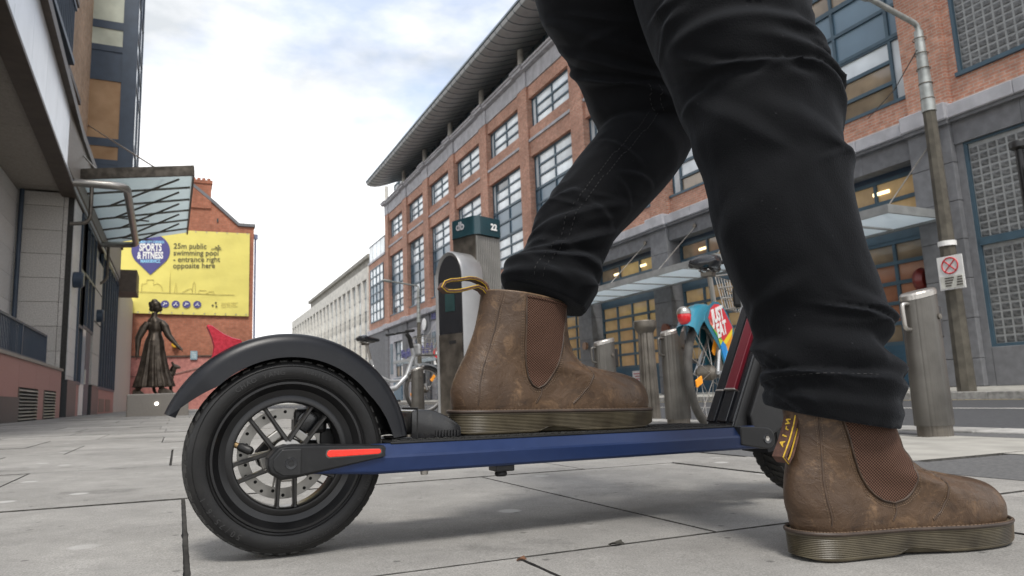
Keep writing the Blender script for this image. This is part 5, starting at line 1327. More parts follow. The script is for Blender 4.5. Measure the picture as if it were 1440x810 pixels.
# dropout covers with red reflector
for s_ in (-1, 1):
    yb, yt = .0855*s_, .0905*s_
    pts = [(-.0335, TR-.009), (-.0335, TR+.001), (-.0215, TR+.0145), (-.012, TR+.0170), (.030, TR+.0155), (.115, TR+.0105), (.1165, TR+.0090), (.1155, TR-.0035), (.112, TR-.005), (-.003, TR-.0255), (-.017, TR-.0265), (-.030, TR-.0185)]
    b = MB(); ctr = (.0, TR-.004)
    inner = [(p[0]+(ctr[0]-p[0])*.05 if p[0] < .02 else p[0], p[1]+(TR-.0015-p[1])*.14) for p in pts]
    b.loft([[(x, .058*s_, z) for x, z in pts], [(x, yb, z) for x, z in pts], [(x, yt, z) for x, z in inner]])
    cv = b.build('axle_cover', m_black_plastic, SC, True, bevel=.0008)
    # raised front block
    MB().prism([(-.0275, TR-.009), (-.0275, TR+.0), (-.017, TR+.0118), (.0065, TR+.0118), (.0065, TR-.021), (-.0145, TR-.021), (-.0245, TR-.015)], yt-.001*s_, yt+.0022*s_, 'xz').build('cover_plate', m_black_plastic, cv, True, bevel=.0012)
    MB().lathe([(.0038, yt+.0028*s_), (.0072, yt+.0030*s_), (.0078, yt+.0018*s_)], 20, (-.006, 0, TR-.006), 'y').build('axle_bolt', m_black_gloss, cv, True, smooth=True)
    MB().lathe([(0, yt+.0012*s_), (.0038, yt+.0022*s_)], 6, (-.006, 0, TR-.006), 'y').build('bolt_socket', m_hole, cv, True)
    rf = [(.0395, TR+.0005), (.0385, TR+.0030), (.0400, TR+.0070), (.0425, TR+.0080), (.107, TR+.0065), (.1095, TR+.0050), (.1095, TR+.0015), (.107, TR+.0000), (.0425, TR-.0010)]
    MB().prism(rf, yt-.0008*s_, yt+.0014*s_, 'xz').build('reflector', m_red_refl, cv, True, bevel=.0008)
    MB().prism([(x+(.0745-x)*-.045, z+(TR+.0035-z)*-.28) for x, z in rf], yt-.001*s_, yt+.0004*s_, 'xz').build('reflector_bezel', m_dock, cv, True)
# rear mudguard, deep flanges, flat foot on the deck
b = MB(); rings = []; n = 56
for k in range(n+1):
    t = k/n; a = R(159)-R(152)*t
    fl = .0290*min(1, (t/.16)**.75)*(1 if t < .8 else 1-.35*(t-.8)/.2)+.003     # flange depth, tapering at the tip
    r = .1635-.003*max(0, .25-t)+(.003*max(0, t-.7)); wd = .041*(.80+.20*min(1, t/.15))
    ca, sa = math.cos(a), math.sin(a)
    sec = [(r-fl, -wd), (r-.010-fl*.1, -wd*.995), (r-.004, -wd*.93), (r, -wd*.80), (r+.0022, -wd*.45), (r+.003, 0), (r+.0022, wd*.45), (r, wd*.80), (r-.004, wd*.93), (r-.010-fl*.1, wd*.995), (r-fl, wd),
           (r-fl, wd-.003), (r-.012, wd*.9), (r-.0045, wd*.7), (r-.003, 0), (r-.0045, -wd*.7), (r-.012, -wd*.9), (r-fl, -wd+.003)]
    rings.append([(q*ca, y, TR+q*sa) for q, y in sec])
mgd = b.loft(rings).build('mudguard', m_guard, SC, True, smooth=45)
MB().box(.146, .178, -.036, .036, .1448, .1485).build('mudguard_foot', m_black_plastic, mgd, True, bevel=.0015)
for y in (-.026, .026): MB().lathe([(0, .1515), (.0042, .1512), (.0048, .1485)], 12, (.168, y, 0)).build('screw', m_steel_dk, mgd, True, smooth=True)
# red fin reflector
fp2 = [(-.1045, TR+.122), (-.0945, TR+.131), (-.082, TR+.1405), (-.0630, TR+.1525), (-.0655, TR+.1570), (-.0745, TR+.1590), (-.0860, TR+.1640), (-.0950, TR+.1700), (-.1020, TR+.1755), (-.1075, TR+.1765), (-.1085, TR+.1745), (-.1020, TR+.1600), (-.0985, TR+.1480), (-.1000, TR+.1350)]
b = MB(); cxf, czf = -.09, TR+.146
rings = [[(cxf+(x-cxf)*s2, y, czf+(z-czf)*s2) for x, z in fp2] for y, s2 in ((-.014, .93), (-.011, 1), (.011, 1), (.014, .93))]
b.loft(rings).build('tail_fin', m_red_plastic, mgd, True, smooth=30)
# black latch box behind the heel
pb_ = [(.168, .1446), (.168, .1845), (.172, .1885), (.196, .1880), (.206, .1855), (.224, .1775), (.240, .1675), (.2465, .1605), (.2475, .1446)]
b = MB(); rings = [[(x*1+(.207-x)*(.0 if abs(y) < .03 else .03), y, .1446+(z-.1446)*(1 if abs(y) < .03 else .965)) for x, z in pb_] for y in (-.037, -.0335, .0335, .037)]
b.loft(rings)
m_black_gloss2 = M('scuffed_gloss_black', (.012, .012, .013), .24, col2=(.028, .027, .026), vs=60, contrast=(.5, .75), coat=.2)
lb_ = b.build('latch_box', m_black_gloss2, SC, True, bevel=.0018, smooth=35)
MB().prism([(.1765, .1455), (.1765, .1895), (.1785, .1900), (.1785, .1455)], -.0376, .0376, 'xz').build('seam', m_hole, lb_, True)
for k in range(8): MB().box(.205+k*.0048, .2065+k*.0048, -.0392, -.0368, .147, .156).build('rib', m_black_gloss2, lb_, True)
# kickstand nub and cable fasteners under the deck
MB().box(.285, .315, -.075, -.045, .0945, .1045).build('stand_bracket', m_black_plastic, SC, True, bevel=.002)
MB().lathe([(0, .0865), (.0075, .087), (.0095, .090), (.0085, .094), (.006, .097)], 16, (.298, -.062, 0)).build('stand_stop', m_rubber, SC, True, smooth=True)
MB().lathe([(0, .0975), (.005, .0985), (.006, .104)], 12, (.175, -.076, 0)).build('underside_screw', m_steel, SC, True, smooth=True)
# front end: brackets, folding neck, head tube, column, handlebar, fork, front mudguard
for s_ in (-1, 1):
    pts = [(.742, .1435), (.790, .1405), (.800, .1395)]+[(.8015+.0185*math.cos(R(a)), .1205+.0185*math.sin(R(a))) for a in range(80, -101, -20)]+[(.785, .1045), (.742, .112)]
    fbk = MB().prism(pts, .064*s_, .0885*s_, 'xz').build('front_bracket', m_black_plastic, SC, True, bevel=.002)
    MB().lathe([(.0048, .0895*s_), (.0085, .0900*s_), (.0095, .0880*s_)], 22, (.8015, 0, .1205), 'y').build('pivot_bolt', m_black_gloss, fbk, True, smooth=True)
    MB().lathe([(0, .0886*s_), (.0048, .0892*s_)], 6, (.8015, 0, .1205), 'y').build('bolt_socket', m_steel, fbk, True)
b = MB()
nb, ntp = Vector((.798, 0, .118)), Vector((.918, 0, .358)); d = (ntp-nb).normalized(); nrm = Vector((-d.z, 0, d.x))       # nrm points back/up
def neck(u0, u1, w, t0, t1, name, mat, bev=.003):
    a, c = nb.lerp(ntp, u0), nb.lerp(ntp, u1)
    return MB().obox((a+c)/2+nrm*(t0+t1)/2, (c-a)/2, Vector((0, w, 0)), nrm*(t1-t0)/2).build(name, mat, SC, True, bevel=bev)
nk = neck(0, 1, .036, -.040, .030, 'folding_neck', m_black_plastic)
neck(.03, .98, .0345, .0295, .0335, 'neck_rail', m_black_gloss)
def strip(u0, u1, y0, y1, t0, t1, name, mat, par):
    a, c = nb.lerp(ntp, u0), nb.lerp(ntp, u1)
    return MB().obox((a+c)/2+nrm*(t0+t1)/2+Vector((0, (y0+y1)/2, 0)), (c-a)/2, Vector((0, (y1-y0)/2, 0)), nrm*(t1-t0)/2).build(name, mat, par, True, bevel=.0015)
strip(.30, .99, -.020, .004, .033, .043, 'maroon_stripe', m_maroon, nk)
strip(.06, .30, -.020, .004, .033, .039, 'stripe_end', m_black_gloss, nk)
strip(.29, .305, -.022, .006, .0335, .0435, 'stripe_trim', m_steel, nk); strip(.29, .305, .012, .034, .0335, .0390, 'stripe_trim', m_steel, nk)
strip(.06, .99, .012, .034, .033, .0385, 'neck_rib', m_black_gloss, nk)
strip(.06, .99, -.036, -.026, .033, .0365, 'neck_rib', m_black_gloss, nk)
MB().prism([(.815, .10), (.805, .16), (.908, .36), (.95, .36), (.935, .27), (.89, .14)], -.048, -.0365, 'xz').build('neck_side', m_black_plastic, nk, True, bevel=.003)
MB().prism([(.815, .10), (.805, .16), (.908, .36), (.95, .36), (.935, .27), (.89, .14)], .0365, .048, 'xz').build('neck_side', m_black_plastic, nk, True, bevel=.003)
MB().tube([(.945, 0, .27), (.925, 0, .42)], .030, 20).build('head_tube', m_black_plastic, SC, True, smooth=40)
MB().tube([(.925, 0, .42), (.845, 0, 1.06)], .021, 20).build('steering_column', m_black_plastic, SC, True, smooth=40)
hb = MB().tube([(.81, .27, 1.05), (.835, .12, 1.07), (.845, 0, 1.07), (.835, -.12, 1.07), (.81, -.27, 1.05)], .014, 14).build('handlebar', m_black_plastic, SC, True, smooth=40)
for s_ in (-1, 1): MB().tube([(.805, .28*s_, 1.049), (.825, .17*s_, 1.062)], .018, 14).build('grip', m_rubber, hb, True, smooth=40)
for s_ in (-1, 1):
    MB().tube([(.958, .046*s_, .285), (.976, .050*s_, .22), (.997, .050*s_, TR)], [.014, .013, .012], 14).build('fork_leg', m_black_plastic, SC, True, smooth=40)
    MB().lathe([(0, .062*s_), (.010, .060*s_), (.011, .048*s_)], 14, (.997, 0, TR), 'y').build('axle_nut', m_steel_dk, SC, True)
MB().box(.925, .965, -.052, .052, .272, .295).build('fork_crown', m_black_plastic, SC, True, bevel=.006)
b = MB(); rings = []
for k in range(31):
    a = R(196)-R(160)*k/30; r = .147; ca, sa = math.cos(a), math.sin(a)
    sec = [(r-.016, -.040), (r, -.034), (r+.004, 0), (r, .034), (r-.016, .040), (r-.016, .037), (r-.003, .031), (r+.001, 0), (r-.003, -.031), (r-.016, -.037)]
    rings.append([(.997+q*ca, y, TR+q*sa) for q, y in sec])
b.loft(rings).build('front_mudguard', m_guard, SC, True, smooth=45)
# ================================================================== PERSON: jeans and boots
PS = thing('person', (.75, .85, gz(.75)), 'person in black jeans and brown ankle boots, one foot on the scooter deck', 'person')
FAR = [
  (0.5559,1.0350,0.3532,0.0628,-0.0258,-0.0261),(0.5640,1.0350,0.3761,0.0708,-0.0301,-0.0236),(0.5822,1.0350,0.4052,0.0648,-0.0278,-0.0199),
  (0.6071,1.0300,0.4424,0.0629,-0.0286,-0.0095),(0.6217,1.0300,0.4699,0.0667,-0.0306,-0.0085),(0.6552,1.0300,0.5136,0.0714,-0.0322,-0.0126),
  (0.6911,1.0300,0.5529,0.0773,-0.0348,-0.0137),(0.7297,1.0300,0.5930,0.0822,-0.0373,-0.0128),(0.7758,1.0300,0.6493,0.0839,-0.0388,-0.0091),
  (0.7943,1.0300,0.6833,0.0828,-0.0386,-0.0071),(0.7862,1.0300,0.7157,0.0884,-0.0417,-0.0040),(0.7753,1.0300,0.7535,0.0915,-0.0433,-0.0034),
  (0.7434,1.0200,0.8075,0.0978,-0.0462,-0.0044),(0.7080,1.0100,0.8715,0.1099,-0.0519,-0.0049),(0.6893,1.0000,0.9298,0.1145,-0.0546,-0.0019),
  (0.6767,0.9900,0.9959,0.1152,-0.0555,0.0013),(0.6627,0.9800,1.0864,0.1127,-0.0543,0.0014)]
NEAR = [
  (0.7660,0.6570,0.1525,0.0725,-0.0330,-0.0160),(0.7655,0.6560,0.1665,0.0740,-0.0340,-0.0125),(0.7680,0.6550,0.1801,0.0740,-0.0342,-0.0081),
  (0.7707,0.6550,0.1916,0.0741,-0.0346,-0.0056),(0.7746,0.6560,0.2096,0.0796,-0.0371,-0.0063),(0.7570,0.6570,0.2375,0.0704,-0.0338,0.0001),
  (0.7612,0.6580,0.2534,0.0738,-0.0351,-0.0019),(0.7658,0.6600,0.2740,0.0792,-0.0366,-0.0082),(0.7516,0.6650,0.3236,0.0809,-0.0380,-0.0050),
  (0.7372,0.6700,0.3842,0.0820,-0.0382,-0.0070),(0.7333,0.6750,0.4386,0.0825,-0.0386,-0.0061),(0.7349,0.6800,0.4867,0.0839,-0.0399,-0.0023),
  (0.7295,0.6850,0.5236,0.0868,-0.0412,-0.0024),(0.7294,0.6900,0.5572,0.0866,-0.0416,0.0001),(0.7336,0.7000,0.5989,0.0984,-0.0463,-0.0054),
  (0.7225,0.7050,0.6343,0.0989,-0.0461,-0.0080),(0.7142,0.7100,0.6728,0.0985,-0.0472,-0.0004),(0.7166,0.7300,0.7610,0.1083,-0.0520,0.0004),
  (0.7177,0.7450,0.8399,0.1129,-0.0542,0.0003),(0.7165,0.7600,0.9338,0.1157,-0.0556,0.0003),(0.7180,0.7700,1.0291,0.1167,-0.0560,0.0004)]
def spline(P, n, ts=None):
    P = np.array(P, float); m = len(P); out = []
    d = np.r_[0, np.cumsum(np.maximum(.004, np.linalg.norm(np.diff(P[:, :3], axis=0), axis=1)))]; d /= d[-1]
    S = np.linspace(0, 1, n) if ts is None else np.asarray(ts)
    # monotone-ish cubic hermite with finite difference tangents
    T = np.gradient(P, d, axis=0)
    for s_ in S:
        i = min(m-2, max(0, np.searchsorted(d, s_, 'right')-1)); h_ = d[i+1]-d[i]; t = (s_-d[i])/h_
        out.append((2*t**3-3*t**2+1)*P[i]+(t**3-2*t**2+t)*h_*T[i]+(-2*t**3+3*t**2)*P[i+1]+(t**3-t**2)*h_*T[i+1])
    return np.array(out), S
def leg(rows, n, na, folds, depth, seed, hem):
    Q, S = spline(rows, n); rings = []
    C = Q[:, :3]; E = Q[:, 3:]
    # smooth centre line tangents
    ax = np.gradient(C, axis=0)
    for _ in range(12): ax[1:-1] = (ax[:-2]+ax[1:-1]*2+ax[2:])/4
    for i in range(n):
        c = Vector(C[i]); e1 = Vector(E[i]); a = e1.length; u = e1.normalized()
        t = Vector(ax[i]).normalized(); v = t.cross(u).normalized()       # towards / away from viewer
        if v.y > 0: v = -v
        b_ = a*depth; rg = []
        for k in range(na):
            th = 2*math.pi*k/na; ct, st = math.cos(th), math.sin(th)
            # slightly squared section
            p = 2.25; rr = (abs(ct)**p+abs(st)**p)**(-1/p)
            disp = 0.
            for (s0, th0, sl, half, amp, wid, cv) in folds:
                dth = (th-th0+math.pi) % (2*math.pi)-math.pi
                if abs(dth) > half*1.6: continue
                sc = s0+sl*dth+cv*dth*dth
                w = math.exp(-(dth/half)**4)
                x = (S[i]-sc)/wid
                if abs(x) < 4: disp += amp*w*(math.exp(-abs(x)**1.4)-.6*math.exp(-abs(x-1.4)**1.5/.9))
            q = mnoise.noise(Vector((ct*1.6+seed, st*1.6, S[i]*9)))*.0035+mnoise.noise(Vector((ct*4+seed, st*4, S[i]*26)))*.0015
            rg.append(c+u*(a*rr*ct+(disp+q)*ct)+v*(b_*rr*st+(disp+q)*st))
        rings.append(rg)
    return rings, S
PI = math.pi
# folds: (position along the leg, angle round it (pi/2 = towards viewer), slope, half width, height, thickness, curvature)
nf = [(.020, PI*.5, .004, 2.6, .004, .006, 0), (.045, PI*.45, .006, 1.5, .010, .009, .002), (.070, PI*.55, -.010, 1.3, .009, .008, .002), (.095, PI*.30, .012, 1.2, .011, .010, -.002), (.125, PI*.25, .030, 1.0, .010, .010, .0),
      (.055, PI*.95, -.006, .9, .008, .008, 0), (.105, PI*.95, .015, .8, .009, .010, 0), (.155, PI*.18, .035, .8, .007, .012, 0), (.165, PI*.85, -.05, .8, .005, .014, 0),
      (.40, PI*.30, .05, .9, .006, .018, 0), (.475, PI*.22, .045, 1.2, .013, .014, -.012), (.535, PI*.20, .040, 1.1, .012, .014, -.010), (.585, PI*.35, .012, 1.5, .012, .012, -.008), (.66, PI*.28, -.035, 1.1, .010, .016, .01), (.72, PI*.45, -.06, 1.2, .006, .02, 0),
      (.30, PI*.75, -.06, .9, .004, .03, 0), (.505, PI*.62, .06, .8, .006, .012, .01), (.44, PI*.75, .09, .7, .006, .02, 0)]
ff = [(.03, PI*.5, -.010, 2.2, .006, .010, 0), (.065, PI*.62, -.020, 1.3, .010, .011, .004), (.10, PI*.55, -.035, 1.2, .011, .012, .004), (.140, PI*.78, -.03, .9, .010, .012, .0), (.075, PI*.15, .01, .8, .008, .012, 0), (.17, PI*.45, -.05, .9, .006, .016, 0),
      (.19, PI*.85, -.04, .7, .008, .012, 0), (.40, PI*.35, .05, 1.0, .004, .03, 0), (.52, PI*.35, .06, .9, .009, .016, 0), (.565, PI*.5, .035, 1.3, .010, .014, 0), (.605, PI*.72, .015, 1.0, .012, .013, .0), (.635, PI*.60, .03, 1.2, .010, .013, 0), (.69, PI*.65, .05, 1.0, .007, .018, 0), (.76, PI*.5, .07, 1.0, .006, .02, 0)]
rf = random.Random(11)
for q in range(34):
    zone = rf.choice((0, 0, 1, 1, 2))
    s0 = rf.uniform(.02, .19) if zone == 0 else rf.uniform(.42, .68) if zone == 1 else rf.uniform(.2, .95)
    nf.append((s0, PI*rf.uniform(.05, 1.0), rf.uniform(-.05, .05), rf.uniform(.25, .7), rf.uniform(.002, .0048), rf.uniform(.0035, .008), rf.uniform(-.02, .02)))
    zone = rf.choice((0, 0, 1, 1, 2))
    s0 = rf.uniform(.02, .22) if zone == 0 else rf.uniform(.48, .74) if zone == 1 else rf.uniform(.2, .95)
    ff.append((s0, PI*rf.uniform(.05, 1.0), rf.uniform(-.06, .06), rf.uniform(.25, .7), rf.uniform(.002, .0048), rf.uniform(.004, .009), rf.uniform(-.02, .02)))
NR, nS = leg(NEAR, 250, 150, nf, .93, 3.1, 0)
FR, fS = leg(FAR, 230, 140, ff, .93, 7.7, 0)
jb = MB(); jb.loft(NR, True, True); jb.loft(FR, True, True)
# hips above the frame joining both legs
hip = []
for z, ax_, ay_, xo in ((.96, .135, .16, .70), (1.02, .15, .205, .695), (1.10, .155, .225, .69), (1.18, .15, .22, .69), (1.26, .14, .20, .695), (1.30, .135, .195, .70)):
    hip.append([(xo+ax_*math.cos(2*PI*k/64), .875+ay_*math.sin(2*PI*k/64), z) for k in range(64)])
jb.loft(hip)
# fabric
m_denim = bpy.data.materials.new('black_denim'); m_denim.use_nodes = True
def denim(m):
    t = m.node_tree; b = t.nodes['Principled BSDF']; L = t.links.new
    b.inputs['Roughness'].default_value = .85; b.inputs['Specular IOR Level'].default_value = .12
    b.inputs['Sheen Weight'].default_value = .06; b.inputs['Sheen Roughness'].default_value = .45; b.inputs['Sheen Tint'].default_value = (.8, .88, 1, 1)
    tcn = t.nodes.new('ShaderNodeTexCoord')
    mpd = t.nodes.new('ShaderNodeMapping'); mpd.inputs['Scale'].default_value = (900, 900, 160); mpd.inputs['Rotation'].default_value = (.5, .3, .2); L(tcn.outputs['Object'], mpd.inputs['Vector'])
    n3_ = t.nodes.new('ShaderNodeTexNoise'); n3_.inputs['Scale'].default_value = 1.0; n3_.inputs['Detail'].default_value = 3; L(mpd.outputs[0], n3_.inputs['Vector'])
    n = t.nodes.new('ShaderNodeTexNoise'); n.inputs['Scale'].default_value = 16; n.inputs['Detail'].default_value = 6; L(tcn.outputs['Object'], n.inputs['Vector'])
    n2_ = t.nodes.new('ShaderNodeTexNoise'); n2_.inputs['Scale'].default_value = 520; n2_.inputs['Detail'].default_value = 2; L(tcn.outputs['Object'], n2_.inputs['Vector'])
    mx = t.nodes.new('ShaderNodeMix'); mx.data_type = 'RGBA'; mx.inputs[6].default_value = (.0024, .0026, .0032, 1); mx.inputs[7].default_value = (.0048, .0052, .0064, 1)
    L(n.outputs['Fac'], mx.inputs[0])
    # lint specks
    vo = t.nodes.new('ShaderNodeTexVoronoi'); vo.inputs['Scale'].default_value = 46; L(tcn.outputs['Object'], vo.inputs['Vector'])
    mr = t.nodes.new('ShaderNodeMapRange'); mr.inputs[1].default_value = .035; mr.inputs[2].default_value = .06; mr.inputs[3].default_value = .35; mr.inputs[4].default_value = 0
    L(vo.outputs['Distance'], mr.inputs[0])
    mx2 = t.nodes.new('ShaderNodeMix'); mx2.data_type = 'RGBA'; mx2.inputs[7].default_value = (.05, .05, .055, 1); L(mr.outputs[0], mx2.inputs[0]); L(mx.outputs[2], mx2.inputs[6])
    L(mx2.outputs[2], b.inputs['Base Color'])
    ad = t.nodes.new('ShaderNodeMath'); ad.operation = 'ADD'; L(n2_.outputs['Fac'], ad.inputs[0]); L(n3_.outputs['Fac'], ad.inputs[1])
    bp = t.nodes.new('ShaderNodeBump'); bp.inputs['Strength'].default_value = .5; bp.inputs['Distance'].default_value = .0012; L(ad.outputs[0], bp.inputs['Height']); L(bp.outputs[0], b.inputs['Normal'])
denim(m_denim)
worn(m_denim, (.018, .0195, .0235), .515, .56, .55)
jeans = remesh(jb, 'jeans', m_denim, PS, .0026, smooth_it=6)
jeans['label'] = 'black denim jeans creased at knees and bunched at the hems'
# stitched seams lying on the cloth
def on_ring(rings, i, k, out=.0012):
    p = rings[i][k]; c = sum((Vector(q) for q in rings[i]), Vector())/len(rings[i]); return p+(p-c).normalized()*out
m_thread = M('dark_seam_thread', (.010, .010, .011), .7)
def stitch(rings, i0, i1, k0, k1, step=2, name='seam_stitch'):
    b = MB(); i = i0
    while i+step <= i1:
        t = (i-i0)/(i1-i0); k = int(round(k0+(k1-k0)*t)) % len(rings[0]); k2 = int(round(k0+(k1-k0)*min(1, (i+step*.55-i0)/(i1-i0)))) % len(rings[0])
        a, c = on_ring(rings, i, k, .0004), on_ring(rings, min(i1, i+1), k2, .0004)
        if (a-c).length > 2e-4: b.tube([a, c], .0007, 5)
        i += step
    return b.build(name, m_thread, jeans)
kF = int(140*.28)
stitch(FR, 4, 130, kF, kF-8)['kind'] = 'stuff'; stitch(FR, 4, 130, kF+4, kF-4)['kind'] = 'stuff'
hm = MB()
for (rg, i) in ((NR, 12),):
    for k in range(0, len(rg[0])-1, 2):
        a, c = on_ring(rg, i, k, .0004), on_ring(rg, i, k+1, .0004); hm.tube([a, c], .0006, 4)
hm.build('hem_stitch', m_thread, jeans)['kind'] = 'stuff'
# red paint mark on the thigh
im = min(range(len(NR)), key=lambda i: abs(sum(q.z for q in NR[i])/150-.69))
mk = MB(); rq = random.Random(5)
for q in range(6):
    c = on_ring(NR, im+rq.randint(-1, 1), 37+rq.randint(-2, 2), .0012); n_ = Vector((-.42, -.88, .1)).normalized(); u = n_.orthogonal().normalized(); v = n_.cross(u); r_ = rq.uniform(.0025, .005)
    ring_ = [c+(u*math.cos(2*PI*k/9)+v*math.sin(2*PI*k/9))*r_*rq.uniform(.6, 1.2) for k in range(9)]
    mk.loft([[p+n_*-.0006 for p in ring_], [p+n_*.0006 for p in ring_]])
mk.build('paint_mark', M('crimson_mark', (.22, .012, .035), .6, vs=300, var=.4), jeans)['kind'] = 'stuff'

# ------------------------------------------------------------------ boots
def leather_mat():
    m = bpy.data.materials.new('brown_waxed_leather'); m.use_nodes = True
    t = m.node_tree; b = t.nodes['Principled BSDF']; L = t.links.new
    b.inputs['Specular IOR Level'].default_value = .4
    tcn = t.nodes.new('ShaderNodeTexCoord')
    def N(s_, d_, rg=.6, dist=0.):
        n = t.nodes.new('ShaderNodeTexNoise'); n.inputs['Scale'].default_value = s_; n.inputs['Detail'].default_value = d_; n.inputs['Roughness'].default_value = rg; n.inputs['Distortion'].default_value = dist
        L(tcn.outputs['Object'], n.inputs['Vector']); return n.outputs['Fac']
    def MR(src, a, b_, c, d):
        q = t.nodes.new('ShaderNodeMapRange'); q.inputs[1].default_value = a; q.inputs[2].default_value = b_; q.inputs[3].default_value = c; q.inputs[4].default_value = d; L(src, q.inputs[0]); return q.outputs[0]
    def MX(f, a, b_):
        q = t.nodes.new('ShaderNodeMix'); q.data_type = 'RGBA'; L(f, q.inputs[0])
        for s_, v in ((6, a), (7, b_)):
            if isinstance(v, tuple): q.inputs[s_].default_value = (*v, 1)
            else: L(v, q.inputs[s_])
        return q.outputs[2]
    base = MX(MR(N(9, 6, .6, .6), .32, .68, 0, 1), (.032, .0175, .0095), (.088, .052, .029))
    worn = MX(MR(N(21, 8, .7, 1.2), .52, .68, 0, .8), base, (.185, .112, .060))
    dark = MX(MR(N(15, 5, .65, 1.5), .56, .70, 0, .7), worn, (.020, .013, .010))
    L(MX(MR(N(160, 3), .62, .75, 0, .35), dark, (.17, .12, .08)), b.inputs['Base Color'])
    L(MR(N(14, 5), .3, .7, .34, .62), b.inputs['Roughness'])
    vo = t.nodes.new('ShaderNodeTexVoronoi'); vo.feature = 'DISTANCE_TO_EDGE'; vo.inputs['Scale'].default_value = 420; L(tcn.outputs['Object'], vo.inputs['Vector'])
    b1 = t.nodes.new('ShaderNodeBump'); b1.inputs['Strength'].default_value = .18; b1.inputs['Distance'].default_value = .0010; L(vo.outputs['Distance'], b1.inputs['Height'])
    b2 = t.nodes.new('ShaderNodeBump'); b2.inputs['Strength'].default_value = .55; b2.inputs['Distance'].default_value = .0035; L(N(38, 6, .62, 1.4), b2.inputs['Height']); L(b1.outputs[0], b2.inputs['Normal'])
    L(b2.outputs[0], b.inputs['Normal'])
    return m
m_leather = leather_mat(); worn(m_leather, (.20, .13, .075), .515, .56, .5)
def elastic_mat():
    m = bpy.data.materials.new('brown_elastic_mesh'); m.use_nodes = True
    t = m.node_tree; b = t.nodes['Principled BSDF']; L = t.links.new
    b.inputs['Roughness'].default_value = .8; b.inputs['Specular IOR Level'].default_value = .2
    uv = t.nodes.new('ShaderNodeTexCoord'); sp = t.nodes.new('ShaderNodeSeparateXYZ'); L(uv.outputs['Object'], sp.inputs[0])
    def S_(src, k, ph=0.):
        a = t.nodes.new('ShaderNodeMath'); a.operation = 'MULTIPLY_ADD'; L(src, a.inputs[0]); a.inputs[1].default_value = k; a.inputs[2].default_value = ph
        c = t.nodes.new('ShaderNodeMath'); c.operation = 'SINE'; L(a.outputs[0], c.inputs[0]); return c.outputs[0]
    sa = S_(sp.outputs['X'], 1500); sb_ = S_(sp.outputs['Z'], 1700)
    mu = t.nodes.new('ShaderNodeMath'); mu.operation = 'MULTIPLY'; L(sa, mu.inputs[0]); L(sb_, mu.inputs[1])
    mr = t.nodes.new('ShaderNodeMapRange'); mr.inputs[1].default_value = -.5; mr.inputs[2].default_value = .5; L(mu.outputs[0], mr.inputs[0])
    mx = t.nodes.new('ShaderNodeMix'); mx.data_type = 'RGBA'; mx.inputs[6].default_value = (.026, .013, .009, 1); mx.inputs[7].default_value = (.125, .066, .044, 1); L(mr.outputs[0], mx.inputs[0]); L(mx.outputs[2], b.inputs['Base Color'])
    bp = t.nodes.new('ShaderNodeBump'); bp.inputs['Strength'].default_value = .8; bp.inputs['Distance'].default_value = .001; L(mr.outputs[0], bp.inputs['Height']); L(bp.outputs[0], b.inputs['Normal'])
    return m
m_elastic = elastic_mat()
m_seam = M('dark_leather_seam', (.030, .018, .011), .6, col2=(.075, .045, .027), vs=40)
m_sole = M('olive_brown_sole', (.036, .028, .016), .42, col2=(.080, .066, .040), vs=26, spec=.45, rvar=.1)
m_welt = M('dark_welt', (.040, .026, .018), .5, vs=40, var=.25)
m_bthread = M('tan_thread', (.125, .082, .050), .7)
m_tab = M('brown_webbing', (.085, .040, .028), .8, vs=200, var=.25, bump=.4, bs=700)
m_tab_yel = M('yellow_embroidery', (.58, .38, .035), .6, vs=300, var=.2, bump=.3, bs=900)
BR = np.array([  # xb, zb, xf, zf, half width, roundness (0 foot outline .. 1 ellipse)
 (.007,.036,.337,.031,.0490,0), (.004,.046,.3395,.041,.0505,0), (.003,.056,.3385,.055,.0510,0), (.0035,.066,.333,.068,.0505,0),
 (.006,.076,.321,.0785,.0495,.05), (.010,.086,.299,.0860,.0480,.12), (.015,.096,.270,.0910,.0470,.25), (.021,.107,.242,.0965,.0460,.4),
 (.028,.120,.219,.1020,.0455,.6), (.035,.136,.204,.1190,.0460,.8), (.042,.154,.197,.1400,.0470,1), (.047,.173,.194,.160,.0480,1), (.051,.192,.193,.177,.0490,1), (.054,.210,.192,.190,.0495,1)])
LEAN = [0.]
def b_par(t):
    x = t*(len(BR)-1); i = min(len(BR)-2, max(0, int(x))); f = x-i
    p0, p1, p2, p3 = BR[max(i-1, 0)], BR[i], BR[i+1], BR[min(i+2, len(BR)-1)]
    o = .5*((2*p1)+(-p0+p2)*f+(2*p0-5*p1+4*p2-p3)*f*f+(-p0+3*p1-3*p2+p3)*f**3)
    o[1] -= .005*(1-t); o[3] -= .005*(1-t); return o
def b_hw(s_, w, rd):
    s_ = min(1, max(0, s_)); e = math.sqrt(max(0, 1-(2*s_-1)**2))
    k = min(1, max(0, (s_-.36)/.34)); k = k*k*(3-2*k); g_ = .76+.24*k
    if s_ < .14: g_ *= math.sqrt(max(0, 1-((.14-s_)/.14)**2))
    if s_ > .70: g_ *= max(0, 1-((s_-.70)/.30)**2.4)**.52
    return w*(g_*(1-rd)+e*rd)
